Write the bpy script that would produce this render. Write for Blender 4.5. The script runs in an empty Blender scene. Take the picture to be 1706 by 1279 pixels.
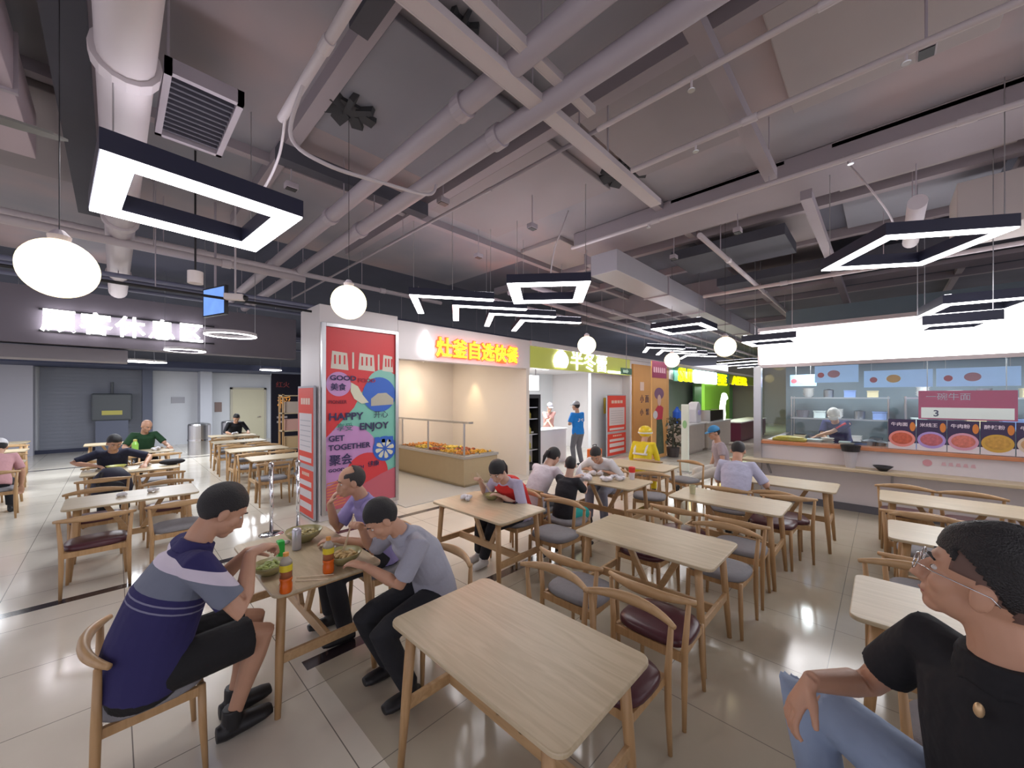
import bpy, bmesh, math, random
from mathutils import Vector, Matrix, Euler
random.seed(7)
C = bpy.context.scene.collection
SC = bpy.context.scene
PI = math.pi
V = Vector
# ---------------------------------------------------------------- camera, world, exposure
CAMH = 1.9
AIM = math.radians(44)
cam_d = bpy.data.cameras.new('camera'); cam = bpy.data.objects.new('camera', cam_d); C.objects.link(cam)
cam_d.sensor_width = 36; cam_d.lens = 36*640/1706; cam_d.shift_y = 20.5/1706
cam_d.clip_start = .02; cam_d.clip_end = 200
cam.location = (0, 0, CAMH); cam.rotation_euler = (PI/2, 0, AIM-PI/2)
SC.camera = cam
SC.view_settings.view_transform = 'Standard'; SC.view_settings.look = 'None'
SC.view_settings.gamma = 1; SC.view_settings.use_curve_mapping = False
SC.view_settings.exposure = 0.42
w = bpy.data.worlds.new('world'); SC.world = w; w.use_nodes = True
w.node_tree.nodes['Background'].inputs[0].default_value = (.80, .78, .88, 1)
w.node_tree.nodes['Background'].inputs[1].default_value = 1.0
LAMP_E = 9.0

# ---------------------------------------------------------------- materials
MATS = {}
def mat(name, col, rough=.5, metal=0, emit=0, ecol=None, var=0, vscale=8, bump=0, bscale=60, alpha=1, trans=0, spec=.5, sss=0):
    if name in MATS: return MATS[name]
    m = bpy.data.materials.new(name); m.use_nodes = True; nt = m.node_tree
    b = nt.nodes['Principled BSDF']
    b.inputs['Base Color'].default_value = (*col, 1); b.inputs['Roughness'].default_value = rough
    b.inputs['Metallic'].default_value = metal; b.inputs['Specular IOR Level'].default_value = spec
    if trans: b.inputs['Transmission Weight'].default_value = trans
    if alpha < 1: b.inputs['Alpha'].default_value = alpha
    if sss:
        b.inputs['Subsurface Weight'].default_value = sss; b.inputs['Subsurface Radius'].default_value = (.02, .008, .005)
    if emit:
        b.inputs['Emission Color'].default_value = (*(ecol or col), 1); b.inputs['Emission Strength'].default_value = emit
    if var or bump:
        tc = nt.nodes.new('ShaderNodeTexCoord')
    if var:
        n = nt.nodes.new('ShaderNodeTexNoise'); n.inputs['Scale'].default_value = vscale; n.inputs['Detail'].default_value = 4
        nt.links.new(tc.outputs['Object'], n.inputs['Vector'])
        mx = nt.nodes.new('ShaderNodeMix'); mx.data_type = 'RGBA'
        mx.inputs[6].default_value = (*[max(0, c*(1-var)) for c in col], 1); mx.inputs[7].default_value = (*[min(1, c*(1+var)) for c in col], 1)
        nt.links.new(n.outputs['Fac'], mx.inputs[0]); nt.links.new(mx.outputs[2], b.inputs['Base Color'])
    if bump:
        n2 = nt.nodes.new('ShaderNodeTexNoise'); n2.inputs['Scale'].default_value = bscale
        nt.links.new(tc.outputs['Object'], n2.inputs['Vector'])
        bp = nt.nodes.new('ShaderNodeBump'); bp.inputs['Strength'].default_value = bump; bp.inputs['Distance'].default_value = .02
        nt.links.new(n2.outputs['Fac'], bp.inputs['Height']); nt.links.new(bp.outputs['Normal'], b.inputs['Normal'])
    MATS[name] = m
    return m
def ramp(nt, src, stops, interp='LINEAR'):
    r = nt.nodes.new('ShaderNodeValToRGB'); cr = r.color_ramp; cr.interpolation = interp
    while len(cr.elements) < len(stops): cr.elements.new(.5)
    for e, (p, c) in zip(cr.elements, stops): e.position = p; e.color = (*c, 1)
    nt.links.new(src, r.inputs[0]); return r.outputs[0]
def wood(name, c0, c1, axis='Y', rough=.38):
    m = bpy.data.materials.new(name); m.use_nodes = True; nt = m.node_tree; b = nt.nodes['Principled BSDF']
    tc = nt.nodes.new('ShaderNodeTexCoord'); mp = nt.nodes.new('ShaderNodeMapping')
    s = {'X': (1.2, 14, 14), 'Y': (14, 1.2, 14), 'Z': (14, 14, 1.2)}[axis]
    mp.inputs['Scale'].default_value = s
    nt.links.new(tc.outputs['Object'], mp.inputs[0])
    n = nt.nodes.new('ShaderNodeTexNoise'); n.inputs['Scale'].default_value = 1.6; n.inputs['Detail'].default_value = 6; n.inputs['Distortion'].default_value = 1.2
    nt.links.new(mp.outputs[0], n.inputs['Vector'])
    o = ramp(nt, n.outputs['Fac'], [(.35, c0), (.5, tuple((a+d)/2 for a, d in zip(c0, c1))), (.66, c1)])
    nt.links.new(o, b.inputs['Base Color']); b.inputs['Roughness'].default_value = rough
    MATS[name] = m; return m
def floor_mat():
    m = bpy.data.materials.new('polished_tile'); m.use_nodes = True; nt = m.node_tree; b = nt.nodes['Principled BSDF']
    L = nt.links.new
    tc = nt.nodes.new('ShaderNodeTexCoord'); sp = nt.nodes.new('ShaderNodeSeparateXYZ'); L(tc.outputs['Object'], sp.inputs[0])
    def M(op, a, b_=None):
        n = nt.nodes.new('ShaderNodeMath'); n.operation = op
        for i, v in enumerate((a, b_)):
            if v is None: continue
            if isinstance(v, (int, float)): n.inputs[i].default_value = v
            else: L(v, n.inputs[i])
        return n.outputs[0]
    def joint(src, off):
        f = M('FRACT', M('MULTIPLY', M('ADD', src, 100+off), 1/.8))
        return M('LESS_THAN', M('ABSOLUTE', M('SUBTRACT', f, .5)), .0035)
    j = M('MAXIMUM', joint(sp.outputs[0], .33), joint(sp.outputs[1], .12))
    def band(src, c, hw): return M('LESS_THAN', M('ABSOLUTE', M('SUBTRACT', src, c)), hw)
    bands = M('MAXIMUM', M('MAXIMUM', band(sp.outputs[1], 5.47, .06), M('MULTIPLY', band(sp.outputs[1], 2.93, .06), M('GREATER_THAN', sp.outputs[0], .93))), band(sp.outputs[1], 15.5, .08))
    bands = M('MULTIPLY', bands, M('LESS_THAN', sp.outputs[0], 6.9))
    # a warmer beige field of tiles inside the seating block
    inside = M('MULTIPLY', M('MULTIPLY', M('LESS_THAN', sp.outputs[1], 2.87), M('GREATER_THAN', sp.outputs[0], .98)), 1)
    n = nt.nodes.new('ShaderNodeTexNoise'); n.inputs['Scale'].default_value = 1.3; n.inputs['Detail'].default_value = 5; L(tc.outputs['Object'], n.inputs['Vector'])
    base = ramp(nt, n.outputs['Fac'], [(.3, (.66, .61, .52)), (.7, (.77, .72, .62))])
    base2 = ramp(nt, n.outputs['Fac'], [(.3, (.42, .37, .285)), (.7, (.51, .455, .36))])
    def mix(f, a, c):
        x = nt.nodes.new('ShaderNodeMix'); x.data_type = 'RGBA'; L(f, x.inputs[0])
        for i, v in ((6, a), (7, c)):
            if isinstance(v, tuple): x.inputs[i].default_value = (*v, 1)
            else: L(v, x.inputs[i])
        return x.outputs[2]
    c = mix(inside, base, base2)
    c = mix(j, c, (.22, .2, .17))
    c = mix(bands, c, (.035, .025, .03))
    L(c, b.inputs['Base Color']); b.inputs['Roughness'].default_value = .13; b.inputs['Specular IOR Level'].default_value = .55
    return m
def glass_mat(name, tint=(.93, .97, .97)):
    m = bpy.data.materials.new(name); m.use_nodes = True; nt = m.node_tree; nt.nodes.remove(nt.nodes['Principled BSDF']); out = nt.nodes['Material Output']
    tr = nt.nodes.new('ShaderNodeBsdfTransparent'); tr.inputs[0].default_value = (*tint, 1); gl = nt.nodes.new('ShaderNodeBsdfGlossy'); gl.inputs['Roughness'].default_value = .03
    fr = nt.nodes.new('ShaderNodeFresnel'); fr.inputs[0].default_value = 1.5; mx = nt.nodes.new('ShaderNodeMixShader')
    nt.links.new(fr.outputs[0], mx.inputs[0]); nt.links.new(tr.outputs[0], mx.inputs[1]); nt.links.new(gl.outputs[0], mx.inputs[2]); nt.links.new(mx.outputs[0], out.inputs[0])
    return m
def slab_mat():
    m = bpy.data.materials.new('painted_concrete'); m.use_nodes = True; nt = m.node_tree; b = nt.nodes['Principled BSDF']
    tc = nt.nodes.new('ShaderNodeTexCoord'); n = nt.nodes.new('ShaderNodeTexNoise'); n.inputs['Scale'].default_value = .55; n.inputs['Detail'].default_value = 3
    nt.links.new(tc.outputs['Object'], n.inputs['Vector'])
    o = ramp(nt, n.outputs['Fac'], [(.3, (.24, .245, .28)), (.5, (.32, .295, .32)), (.62, (.40, .315, .32)), (.75, (.31, .295, .29))])
    nt.links.new(o, b.inputs['Base Color']); b.inputs['Roughness'].default_value = .85
    return m

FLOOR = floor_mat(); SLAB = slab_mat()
WOODX = wood('oak_grain_x', (.46, .37, .235), (.56, .46, .31), 'X'); WOODY = wood('oak_grain_y', (.46, .37, .235), (.56, .46, .31), 'Y')
LEGW = wood('oak_leg', (.40, .235, .10), (.50, .31, .15), 'Z', .42); RAILW = wood('oak_rail', (.42, .26, .12), (.52, .335, .17), 'Y', .4)
WHITE = mat('white_paint', (.78, .76, .78), .6, var=.03, vscale=3)
CREAM = mat('warm_wall', (.72, .66, .60), .7, var=.03, vscale=2)
PIPE = mat('grey_pipe_paint', (.42, .37, .41), .5, var=.08, vscale=2)
PIPEL = mat('pale_pipe_paint', (.58, .52, .54), .5, var=.06, vscale=2)
BEAM = mat('beam_paint', (.34, .295, .32), .8, var=.1, vscale=1.5)
DARKM = mat('dark_void', (.045, .05, .075), .8, var=.3, vscale=1)
STEEL = mat('brushed_steel', (.55, .55, .56), .3, 1)
CHROME = mat('chrome', (.75, .76, .78), .12, 1)
NAVYM = mat('navy_lamp_housing', (.022, .024, .05), .35)
LED = mat('led_diffuser', (1, 1, 1), .5, emit=LAMP_E, ecol=(1, .98, 1))
GLOBE = mat('globe_glass', (1, .95, .8), .4, emit=1.9, ecol=(1, .83, .47))
GREYSEAT = mat('grey_seat_fabric', (.25, .245, .26), .8, var=.12, vscale=30, bump=.2, bscale=200)
MAROON = mat('maroon_leather', (.075, .02, .028), .33, var=.15, vscale=6)
BLACK = mat('black_plastic', (.015, .015, .018), .4)
RED = mat('poster_red', (.72, .06, .035), .5)
INK = mat('dark_ink', (.03, .025, .09), .5)

# ---------------------------------------------------------------- mesh helpers
class MB:
    def __init__(s): s.v = []; s.f = []
    def add(s, vs, fs):
        o = len(s.v); s.v += [tuple(v) for v in vs]; s.f += [tuple(i+o for i in f) for f in fs]; return s
    def box(s, x0, x1, y0, y1, z0, z1):
        vs = [(x, y, z) for z in (z0, z1) for y in (y0, y1) for x in (x0, x1)]
        return s.add(vs, [(0, 2, 3, 1), (4, 5, 7, 6), (0, 1, 5, 4), (2, 6, 7, 3), (0, 4, 6, 2), (1, 3, 7, 5)])
    def obox(s, c, size, rot=None):
        R = rot or Matrix.Identity(3); c = V(c)
        vs = [c + R @ V((x*size[0]/2, y*size[1]/2, z*size[2]/2)) for z in (-1, 1) for y in (-1, 1) for x in (-1, 1)]
        return s.add(vs, [(0, 2, 3, 1), (4, 5, 7, 6), (0, 1, 5, 4), (2, 6, 7, 3), (0, 4, 6, 2), (1, 3, 7, 5)])
    def bar(s, p0, p1, w, h, up=(0, 0, 1)):
        p0, p1 = V(p0), V(p1); d = (p1-p0); L = d.length; d.normalize(); side = d.cross(V(up))
        if side.length < 1e-4: side = d.cross(V((1, 0, 0)))
        side.normalize(); u = side.cross(d)
        R = Matrix((d, side, u)).transposed()
        return s.obox((p0+p1)/2, (L, w, h), R)
    def sweep(s, pts, rad, side=None, n=14, caps=True, power=1):
        """rings along pts; rad = list of r or (a,b): a along side, b across"""
        pts = [V(p) for p in pts]; N = len(pts); rings = []; prev = None
        for i, p in enumerate(pts):
            t = (pts[min(i+1, N-1)] - pts[max(i-1, 0)]).normalized()
            h = V(side) if side is not None else (prev if prev is not None else (V((0, 0, 1)) if abs(t.z) < .9 else V((1, 0, 0))))
            a = h - t*h.dot(t)
            if a.length < 1e-4: a = t.orthogonal()
            a.normalize(); prev = a; b = t.cross(a)
            r = rad[i] if isinstance(rad, (list, tuple)) else rad
            ra, rb = r if isinstance(r, (tuple, list)) else (r, r)
            ring = []
            for k in range(n):
                c_, s_ = math.cos(2*PI*k/n), math.sin(2*PI*k/n)
                if power != 1:
                    c_ = math.copysign(abs(c_)**power, c_); s_ = math.copysign(abs(s_)**power, s_)
                ring.append(p + a*ra*c_ + b*rb*s_)
            rings.append(ring)
        vs = [v for r in rings for v in r]; fs = []
        for i in range(N-1):
            for k in range(n):
                k2 = (k+1) % n; fs.append((i*n+k, i*n+k2, (i+1)*n+k2, (i+1)*n+k))
        if caps: fs.append(tuple(reversed(range(n)))); fs.append(tuple((N-1)*n+k for k in range(n)))
        return s.add(vs, fs)
    def cyl(s, p0, p1, r0, r1=None, n=16): return s.sweep([p0, p1], [r0, r0 if r1 is None else r1], n=n)
    def ell(s, c, r, R=None, n=16, m=10):
        R = R or Matrix.Identity(3); c = V(c); vs = [c + R @ V((0, 0, -r[2]))]; fs = []
        for i in range(1, m):
            ph = -PI/2 + PI*i/m
            for k in range(n):
                th = 2*PI*k/n; vs.append(c + R @ V((r[0]*math.cos(ph)*math.cos(th), r[1]*math.cos(ph)*math.sin(th), r[2]*math.sin(ph))))
        vs.append(c + R @ V((0, 0, r[2]))); top = len(vs)-1
        for k in range(n): fs.append((0, 1+(k+1) % n, 1+k))
        for i in range(m-2):
            for k in range(n):
                a = 1+i*n+k; b = 1+i*n+(k+1) % n; fs.append((a, b, b+n, a+n))
        for k in range(n): fs.append((1+(m-2)*n+k, 1+(m-2)*n+(k+1) % n, top))
        return s.add(vs, fs)
    def lathe(s, prof, c=(0, 0, 0), n=28, closed=False):
        """prof: (r,z) list from bottom, revolve about z at c"""
        c = V(c); vs = []; fs = []
        for r, z in prof:
            for k in range(n): vs.append(c + V((r*math.cos(2*PI*k/n), r*math.sin(2*PI*k/n), z)))
        for i in range(len(prof)-1):
            for k in range(n):
                k2 = (k+1) % n; fs.append((i*n+k, i*n+k2, (i+1)*n+k2, (i+1)*n+k))
        fs.append(tuple(reversed(range(n)))); fs.append(tuple((len(prof)-1)*n+k for k in range(n)))
        return s.add(vs, fs)
    def prism(s, pts, z0, z1, M=None):
        """2d outline extruded in z, then mapped by 4x4 M"""
        n = len(pts); vs = [V((x, y, z)) for z in (z0, z1) for x, y in pts]
        if M is not None: vs = [M @ v for v in vs]
        return s.add(vs, [tuple(reversed(range(n))), tuple(range(n, 2*n))] + [(i, (i+1) % n, n+(i+1) % n, n+i) for i in range(n)])
    def build(s, name, m, parent=None, smooth=False, bevel=0, seg=2, label=None, remesh=0, relax=0, sub=0):
        me = bpy.data.meshes.new(name); me.from_pydata(s.v, [], s.f); me.validate()
        bm = bmesh.new(); bm.from_mesh(me); bmesh.ops.recalc_face_normals(bm, faces=bm.faces); bm.to_mesh(me); bm.free()
        me.materials.append(m)
        o = bpy.data.objects.new(name, me); C.objects.link(o)
        if smooth:
            for p in me.polygons: p.use_smooth = True
        if parent is not None: o.parent = parent
        if label: o['label'] = label
        if bevel:
            b = o.modifiers.new('bevel', 'BEVEL'); b.width = bevel; b.segments = seg; b.limit_method = 'ANGLE'; b.angle_limit = math.radians(50)
        if remesh:
            r = o.modifiers.new('remesh', 'REMESH'); r.mode = 'VOXEL'; r.voxel_size = remesh; r.use_smooth_shade = True
            if relax: k = o.modifiers.new('relax', 'SMOOTH'); k.iterations = relax; k.factor = .5
        if sub:
            k = o.modifiers.new('sub', 'SUBSURF'); k.levels = sub; k.render_levels = sub
        return o
def rrect(w, h, r, n=5, cx=0, cy=0):
    out = []
    for (sx, sy, a0) in ((1, 1, 0), (-1, 1, 90), (-1, -1, 180), (1, -1, 270)):
        for i in range(n+1):
            a = math.radians(a0+90*i/n); out.append((cx+sx*(w/2-r)+r*math.cos(a), cy+sy*(h/2-r)+r*math.sin(a)))
    return out
def circ(r, n=28, cx=0, cy=0, ry=None): return [(cx+r*math.cos(2*PI*i/n), cy+(ry or r)*math.sin(2*PI*i/n)) for i in range(n)]
def thing(name, label, cat, loc=(0, 0, 0), rotz=0, group=None):
    o = bpy.data.objects.new(name, None); C.objects.link(o); o.location = loc; o.rotation_euler = (0, 0, rotz)
    o.empty_display_size = .1
    o['label'] = label; o['category'] = cat
    if group: o['group'] = group
    return o
def tag(o, label, cat, group=None, kind=None):
    o['label'] = label; o['category'] = cat
    if group: o['group'] = group
    if kind: o['kind'] = kind
    return o
def struct(name, mb, m, **k):
    o = mb.build(name, m, **k); o['kind'] = 'structure'; return o
def dup(root, loc, rotz, label, group=None):
    def rec(o, par):
        c = o.copy(); C.objects.link(c)
        if par is not None: c.parent = par
        for ch in o.children: rec(ch, c)
        return c
    r = rec(root, None); r.location = loc; r.rotation_euler = (0, 0, rotz); r['label'] = label
    if group: r['group'] = group
    return r
FACE_S = Matrix(((1, 0, 0), (0, 0, -1), (0, 1, 0)))     # 2d (x,y) -> plane facing -Y, x along +X
FACE_W = Matrix(((0, 0, -1), (-1, 0, 0), (0, 1, 0)))    # plane facing -X, x along -Y
def plane_m(face, o): return Matrix.Translation(V(o)) @ face.to_4x4()
def text(s, size, m, face, o, parent=None, name='lettering', ext=.004, bold=0, label=None, align='LEFT', sx=1, sp=1):
    cu = bpy.data.curves.new(name, 'FONT'); cu.body = s; cu.size = size; cu.extrude = ext; cu.offset = bold; cu.align_x = align; cu.resolution_u = 3; cu.space_character = sp
    ob = bpy.data.objects.new('tmp', cu); C.objects.link(ob)
    dg = bpy.context.evaluated_depsgraph_get(); me = bpy.data.meshes.new_from_object(ob.evaluated_get(dg))
    bpy.data.objects.remove(ob); bpy.data.curves.remove(cu)
    me.name = name; me.transform(plane_m(face, o) @ Matrix.Diagonal((sx, 1, 1, 1))); me.materials.clear(); me.materials.append(m)
    r = bpy.data.objects.new(name, me); C.objects.link(r)
    if parent is not None: r.parent = parent
    if label: r['label'] = label
    return r
# ================================================================ the setting
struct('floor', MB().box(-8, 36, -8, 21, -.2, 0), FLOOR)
struct('ceiling', MB().box(-8, 5.65, -8, 7.6, 4.6, 4.8), SLAB)
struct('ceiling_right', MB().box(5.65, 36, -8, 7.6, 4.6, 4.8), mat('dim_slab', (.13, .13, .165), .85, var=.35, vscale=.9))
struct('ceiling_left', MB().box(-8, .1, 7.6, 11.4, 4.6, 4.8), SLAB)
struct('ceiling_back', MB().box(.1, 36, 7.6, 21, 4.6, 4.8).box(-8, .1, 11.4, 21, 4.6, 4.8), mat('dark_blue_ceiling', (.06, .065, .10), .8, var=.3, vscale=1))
STONE = mat('facade_white', (.74, .70, .70), .55, var=.03, vscale=2)
struct('wall_facade_pillar', MB().box(2.15, 3.45, 6.11, 6.95, 0, 3.3), STONE, bevel=.01)
struct('wall_facade_fascia', MB().box(3.45, 6.95, 6.11, 6.35, 2.56, 3.24), STONE, bevel=.008)
struct('wall_facade_fascia_far', MB().box(6.95, 31, 6.14, 6.35, 2.6, 3.24), STONE)
struct('trim_1', MB().box(6.95, 31, 6.06, 6.14, 3.12, 3.24), STONE)
struct('wall_stall_divider', MB().box(6.84, 6.95, 6.13, 10.0, 0, 3.0), CREAM)
struct('wall_stall_back', MB().box(3.45, 6.84, 9.0, 9.15, 0, 3.0), CREAM)
struct('wall_stall_left', MB().box(3.35, 3.45, 6.95, 9.15, 0, 3.0), CREAM)
struct('ceiling_stall', MB().box(3.45, 6.84, 6.35, 9.0, 2.9, 3.0), CREAM)
struct('wall_kitchen_back', MB().box(6.95, 12.05, 9.4, 9.5, 0, 3.0), mat('kitchen_white', (.78, .80, .82), .5))
struct('wall_kitchen_right', MB().box(10.1, 12.05, 6.4, 6.5, 0, 3.0), mat('kitchen_white', (.78, .80, .82)))
struct('wall_kitchen_side', MB().box(12.05, 12.15, 6.13, 9.4, 0, 3.0), STONE)
struct('ceiling_kitchen', MB().box(6.95, 12.05, 6.35, 9.4, 2.75, 2.85), WHITE)
struct('wall_far_stalls', MB().box(12.15, 32, 8.2, 8.3, 0, 3.2), mat('far_grey', (.30, .31, .34), .7))
struct('wall_green', MB().box(19.2, 23.2, 6.0, 6.14, 0, 2.62), mat('lime_green', (.22, .50, .03), .5))
struct('wall_green_back', MB().box(23.2, 31, 7.8, 7.9, 0, 2.62), mat('dark_green', (.10, .26, .10), .4))
struct('wall_far_end', MB().box(31.8, 32, -8, 8.3, 0, 4.6), mat('far_end', (.35, .30, .28), .7))
struct('floor_stall_pad', MB().box(3.45, 6.84, 5.85, 10, 0, .012), mat('pale_pad', (.50, .49, .47), .3))
# back wall of the rest area
struct('wall_back', MB().box(-8, 8, 20.0, 20.2, 0, 4.6), mat('rest_wall', (.66, .68, .72), .6, var=.05, vscale=2))
m_ = MB().box(-1.7, .72, 19.9, 20, .12, 2.85)
for i in range(22): m_.box(-1.7, .72, 19.885, 19.9, .16+i*.122, .24+i*.122)
struct('door_1', m_, mat('roller_shutter', (.20, .215, .26), .5))
struct('baseboard_back', MB().box(-1.9, .8, 19.85, 20, 0, .12), mat('navy_base', (.02, .025, .06), .5))
struct('wall_back_column', MB().box(.72, 1.0, 19.6, 20, 0, 3.0), mat('slate_column', (.12, .135, .19), .6))
struct('wall_back_column_pale', MB().box(-8, -1.8, 19.5, 20, 0, 2.9), mat('pale_column', (.46, .46, .52), .6))
struct('wall_back_column_mid', MB().box(2.35, 2.72, 19.3, 20, 0, 3.0), mat('grey_column', (.52, .54, .60), .6))
d_ = thing('door_2', 'cream door', 'door', (0, 0, 0)); d_['kind'] = 'structure'
MB().box(3.5, 4.66, 19.93, 20, 0, 2.2).build('door_leaf', mat('cream_door', (.62, .58, .42), .5), d_)
MB().box(3.42, 3.5, 19.9, 20, 0, 2.28).box(4.66, 4.74, 19.9, 20, 0, 2.28).box(3.42, 4.74, 19.9, 20, 2.2, 2.28).build('door_frame', mat('door_frame_c', (.5, .47, .38), .5), d_)
MB().cyl((4.5, 19.93, 1.0), (4.5, 19.86, 1.0), .02).bar((4.5, 19.86, 1.0), (4.38, 19.86, 1.0), .02, .02).build('door_handle', STEEL, d_)
struct('beam_back_soffit', MB().box(-8, 8, 17.5, 20, 2.88, 3.1), mat('navy_soffit', (.05, .06, .115), .6))
struct('beam_sign', MB().box(-8, 3.4, 11.36, 11.8, 2.9, 3.95), mat('sign_beam', (.20, .18, .215), .7, var=.1, vscale=1.5))
struct('beam_sign_lower', MB().box(-8, .2, 11.5, 12.2, 2.62, 2.86), mat('sign_beam_b', (.24, .22, .24), .7))

# ---------------------------------------------------------------- ceiling: beams and runs
struct('beam_concrete_main', MB().box(5.3, 6.0, -8, 3.7, 4.34, 4.6), BEAM, bevel=.02)
struct('beam_cross_a', MB().box(2.2, 4.48, .74, .84, 4.02, 4.12), BEAM)
struct('beam_cross_b', MB().box(6.0, 31, 3.7, 3.95, 4.3, 4.6), BEAM)
struct('beam_cross_c', MB().box(5.12, 16, .54, .64, 4.0, 4.10), BEAM)
struct('beam_cross_far', MB().box(9.6, 10.1, -8, 7, 4.1, 4.6), BEAM)
for i, x in enumerate((-.2, 1.2, 2.9, 6.6, 8.1, 12.5, 15.5)):
    struct('beam_rib', MB().box(x, x+.12, -8, 7, 4.46, 4.6), BEAM)
for i, y in enumerate((-3.2, -1.2, 2.2, 4.9)):
    struct('beam_joist', MB().box(-8, 31, y, y+.10, 4.5, 4.6), BEAM)
def run(name, label, p0, p1, r, m, grp=None, couplings=0, cat='pipe'):
    p0, p1 = V(p0), V(p1); t = thing(name, label, cat, p0, 0, grp); d = p1-p0
    MB().cyl((0, 0, 0), d, r, n=16).build('pipe_run', m, t, smooth=False)
    for p in t.children[0].data.polygons: p.use_smooth = len(p.vertices) == 4
    u = d.normalized()
    for k in range(couplings):
        c = d*((k+.5)/couplings); MB().cyl(c-u*.05, c+u*.05, r*1.22, n=16).build('coupling', m, t)
    nh = max(2, int(d.length/2.5))
    for k in range(nh):
        c = d*((k+.35)/nh)
        if p0.z+c.z+.01 < 4.58:
            MB().cyl(c+V((0, 0, r*.8)), V((c.x, c.y, 4.6-p0.z)), .006, n=6).build('hanger_rod', PIPE, t)
    return t
run('round_duct', 'fat round grey duct running along the ceiling above the large square lamp on the left', (.05, -4, 3.9), (.05, 10.5, 3.9), .13, PIPEL, None, 5, 'duct')
run('ceiling_pipe', 'thick lilac pipe, first of the diagonal pair crossing mid ceiling towards the column', (1.80, -4, 4.05), (1.80, 11, 4.05), .075, PIPE, 'thick diagonal pipe pair', 6)
run('ceiling_pipe', 'thick lilac pipe nearer the stalls, second of the diagonal pair crossing mid ceiling', (2.16, -4, 4.0), (2.16, 11, 4.0), .075, PIPE, 'thick diagonal pipe pair', 6)
run('sprinkler_pipe', 'thin pale pipe, topmost of three parallel lines at upper right, ending mid ceiling', (2.62, -4, 3.98), (2.62, 1.6, 3.98), .02, PIPEL, 'thin diagonal ceiling pipes', 2)
run('sprinkler_pipe', 'thin pale pipe with bright clamp, middle of three parallel lines at upper right', (3.30, -4, 3.97), (3.30, 1.66, 3.97), .024, PIPEL, 'thin diagonal ceiling pipes', 3)
run('sprinkler_pipe', 'thin pale pipe, lowest of three parallel lines, passing beside the broad concrete beam', (4.40, -4, 3.95), (4.40, 3.1, 3.95), .022, PIPEL, 'thin diagonal ceiling pipes', 3)
run('conduit_pipe', 'white conduit coming down from the top edge towards the large square lamp', (.86, -2, 3.95), (.86, 3.2, 3.95), .03, PIPEL, None, 3)
run('conduit_pipe', 'thin grey pipe crossing below the thick pair towards the red stall sign', (2.9, .9, 4.2), (2.9, 10, 4.2), .018, PIPE, None, 2)
run('ceiling_pipe', 'pale pipe at far left, upper of two running behind the large square lamp', (-6, 7.0, 3.95), (5, 7.0, 3.95), .04, PIPEL, 'twin pipes behind the large lamp', 4)
run('ceiling_pipe', 'pale pipe at far left, lower of two running behind the large square lamp', (-6, 6.6, 3.75), (2.1, 6.6, 3.75), .05, PIPEL, 'twin pipes behind the large lamp', 4)
run('cable_rail', 'thin dark track running past the speakers above the rest area', (-6, 6.3, 3.2), (2.1, 6.3, 3.2), .018, BLACK, None, 0, 'rail')
run('ceiling_pipe', 'pale strut pipe crossing the dark ceiling behind the middle square lamp', (5.3, 1.72, 4.0), (13, 1.72, 4.0), .035, PIPEL, None, 3)
run('ceiling_pipe', 'long pale pipe above the glowing white sign of the noodle counter', (7.6, -5, 3.75), (7.6, 2.4, 3.75), .03, PIPEL, None, 3)
run('ceiling_pipe', 'short fat white pipe hanging above the right counter lamp', (5.6, -.25, 3.85), (7.0, -.25, 3.85), .075, PIPEL)
for k, y in enumerate((8.2, 9.0, 10.2, 13.0, 14.2, 15.4, 16.6)):
    run('dark_pipe', ['first', 'second', 'third', 'fourth', 'fifth', 'sixth', 'seventh'][k]+' dim bluish pipe back from the column under the dark ceiling', (-6, y, 3.7+.1*(k % 3)), (12, y, 3.7+.1*(k % 3)), .035, mat('blue_pipe', (.17, .18, .26), .5), 'dim pipes under the dark ceiling')
for k, y in enumerate((4.6, 5.2, 5.8)):
    run('ceiling_pipe', ['nearest', 'middle', 'farthest'][k]+' of three parallel pipes above the stall fronts', (5.3, y, 3.9), (28, y, 3.9), .045, PIPE, 'pipes above the stall fronts', 4)
# cable tray
def tray(label, p0, p1, wd):
    p0, p1 = V(p0), V(p1); t = thing('cable_tray', label, 'cable tray', p0, 0); d = p1-p0; s = V((-d.y, d.x, 0)).normalized()*wd/2
    MB().bar((0, 0, 0), d, wd, .012).build('tray_base', PIPEL, t)
    for q in (-1, 1): MB().bar(s*q+V((0, 0, .02)), d+s*q+V((0, 0, .02)), .01, .055).build('tray_side', PIPEL, t)
    for k in range(3):
        c = d*((k+.5)/3); MB().cyl(c, V((c.x, c.y, 4.6-p0.z)), .008, n=6).build('hanger_rod', PIPE, t)
    return t
tray('long pale cable tray slanting from the top edge down to the middle of the ceiling', (-2, 1.78, 3.98), (4.1, 1.78, 3.98), .11)
tray('short pale tray beside the long one at the top of the ceiling', (-1, 1.58, 4.02), (2.5, 1.58, 4.02), .06)
def duct(name, label, b, m, flanges=()):
    x0, x1, y0, y1, z0, z1 = b; t = thing(name, label, 'duct', ((x0+x1)/2, (y0+y1)/2, z0)); hx, hy = (x1-x0)/2, (y1-y0)/2
    MB().box(-hx, hx, -hy, hy, 0, z1-z0).build('duct_body', m, t, bevel=.006)
    for f in flanges:
        if hx > hy: MB().box(f-.02, f+.02, -hy-.02, hy+.02, -.02, z1-z0+.0).build('flange', PIPE, t)
        else: MB().box(-hx-.02, hx+.02, f-.02, f+.02, -.02, z1-z0+.0).build('flange', PIPE, t)
    return t
duct('air_duct', 'broad pinkish air duct at the far left top corner', (-2.6, -.48, -2, 5.4, 4.0, 4.4), mat('pink_duct', (.50, .41, .45), .6, var=.05, vscale=2), (-2, 0, 1.7, 2.6))
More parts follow.
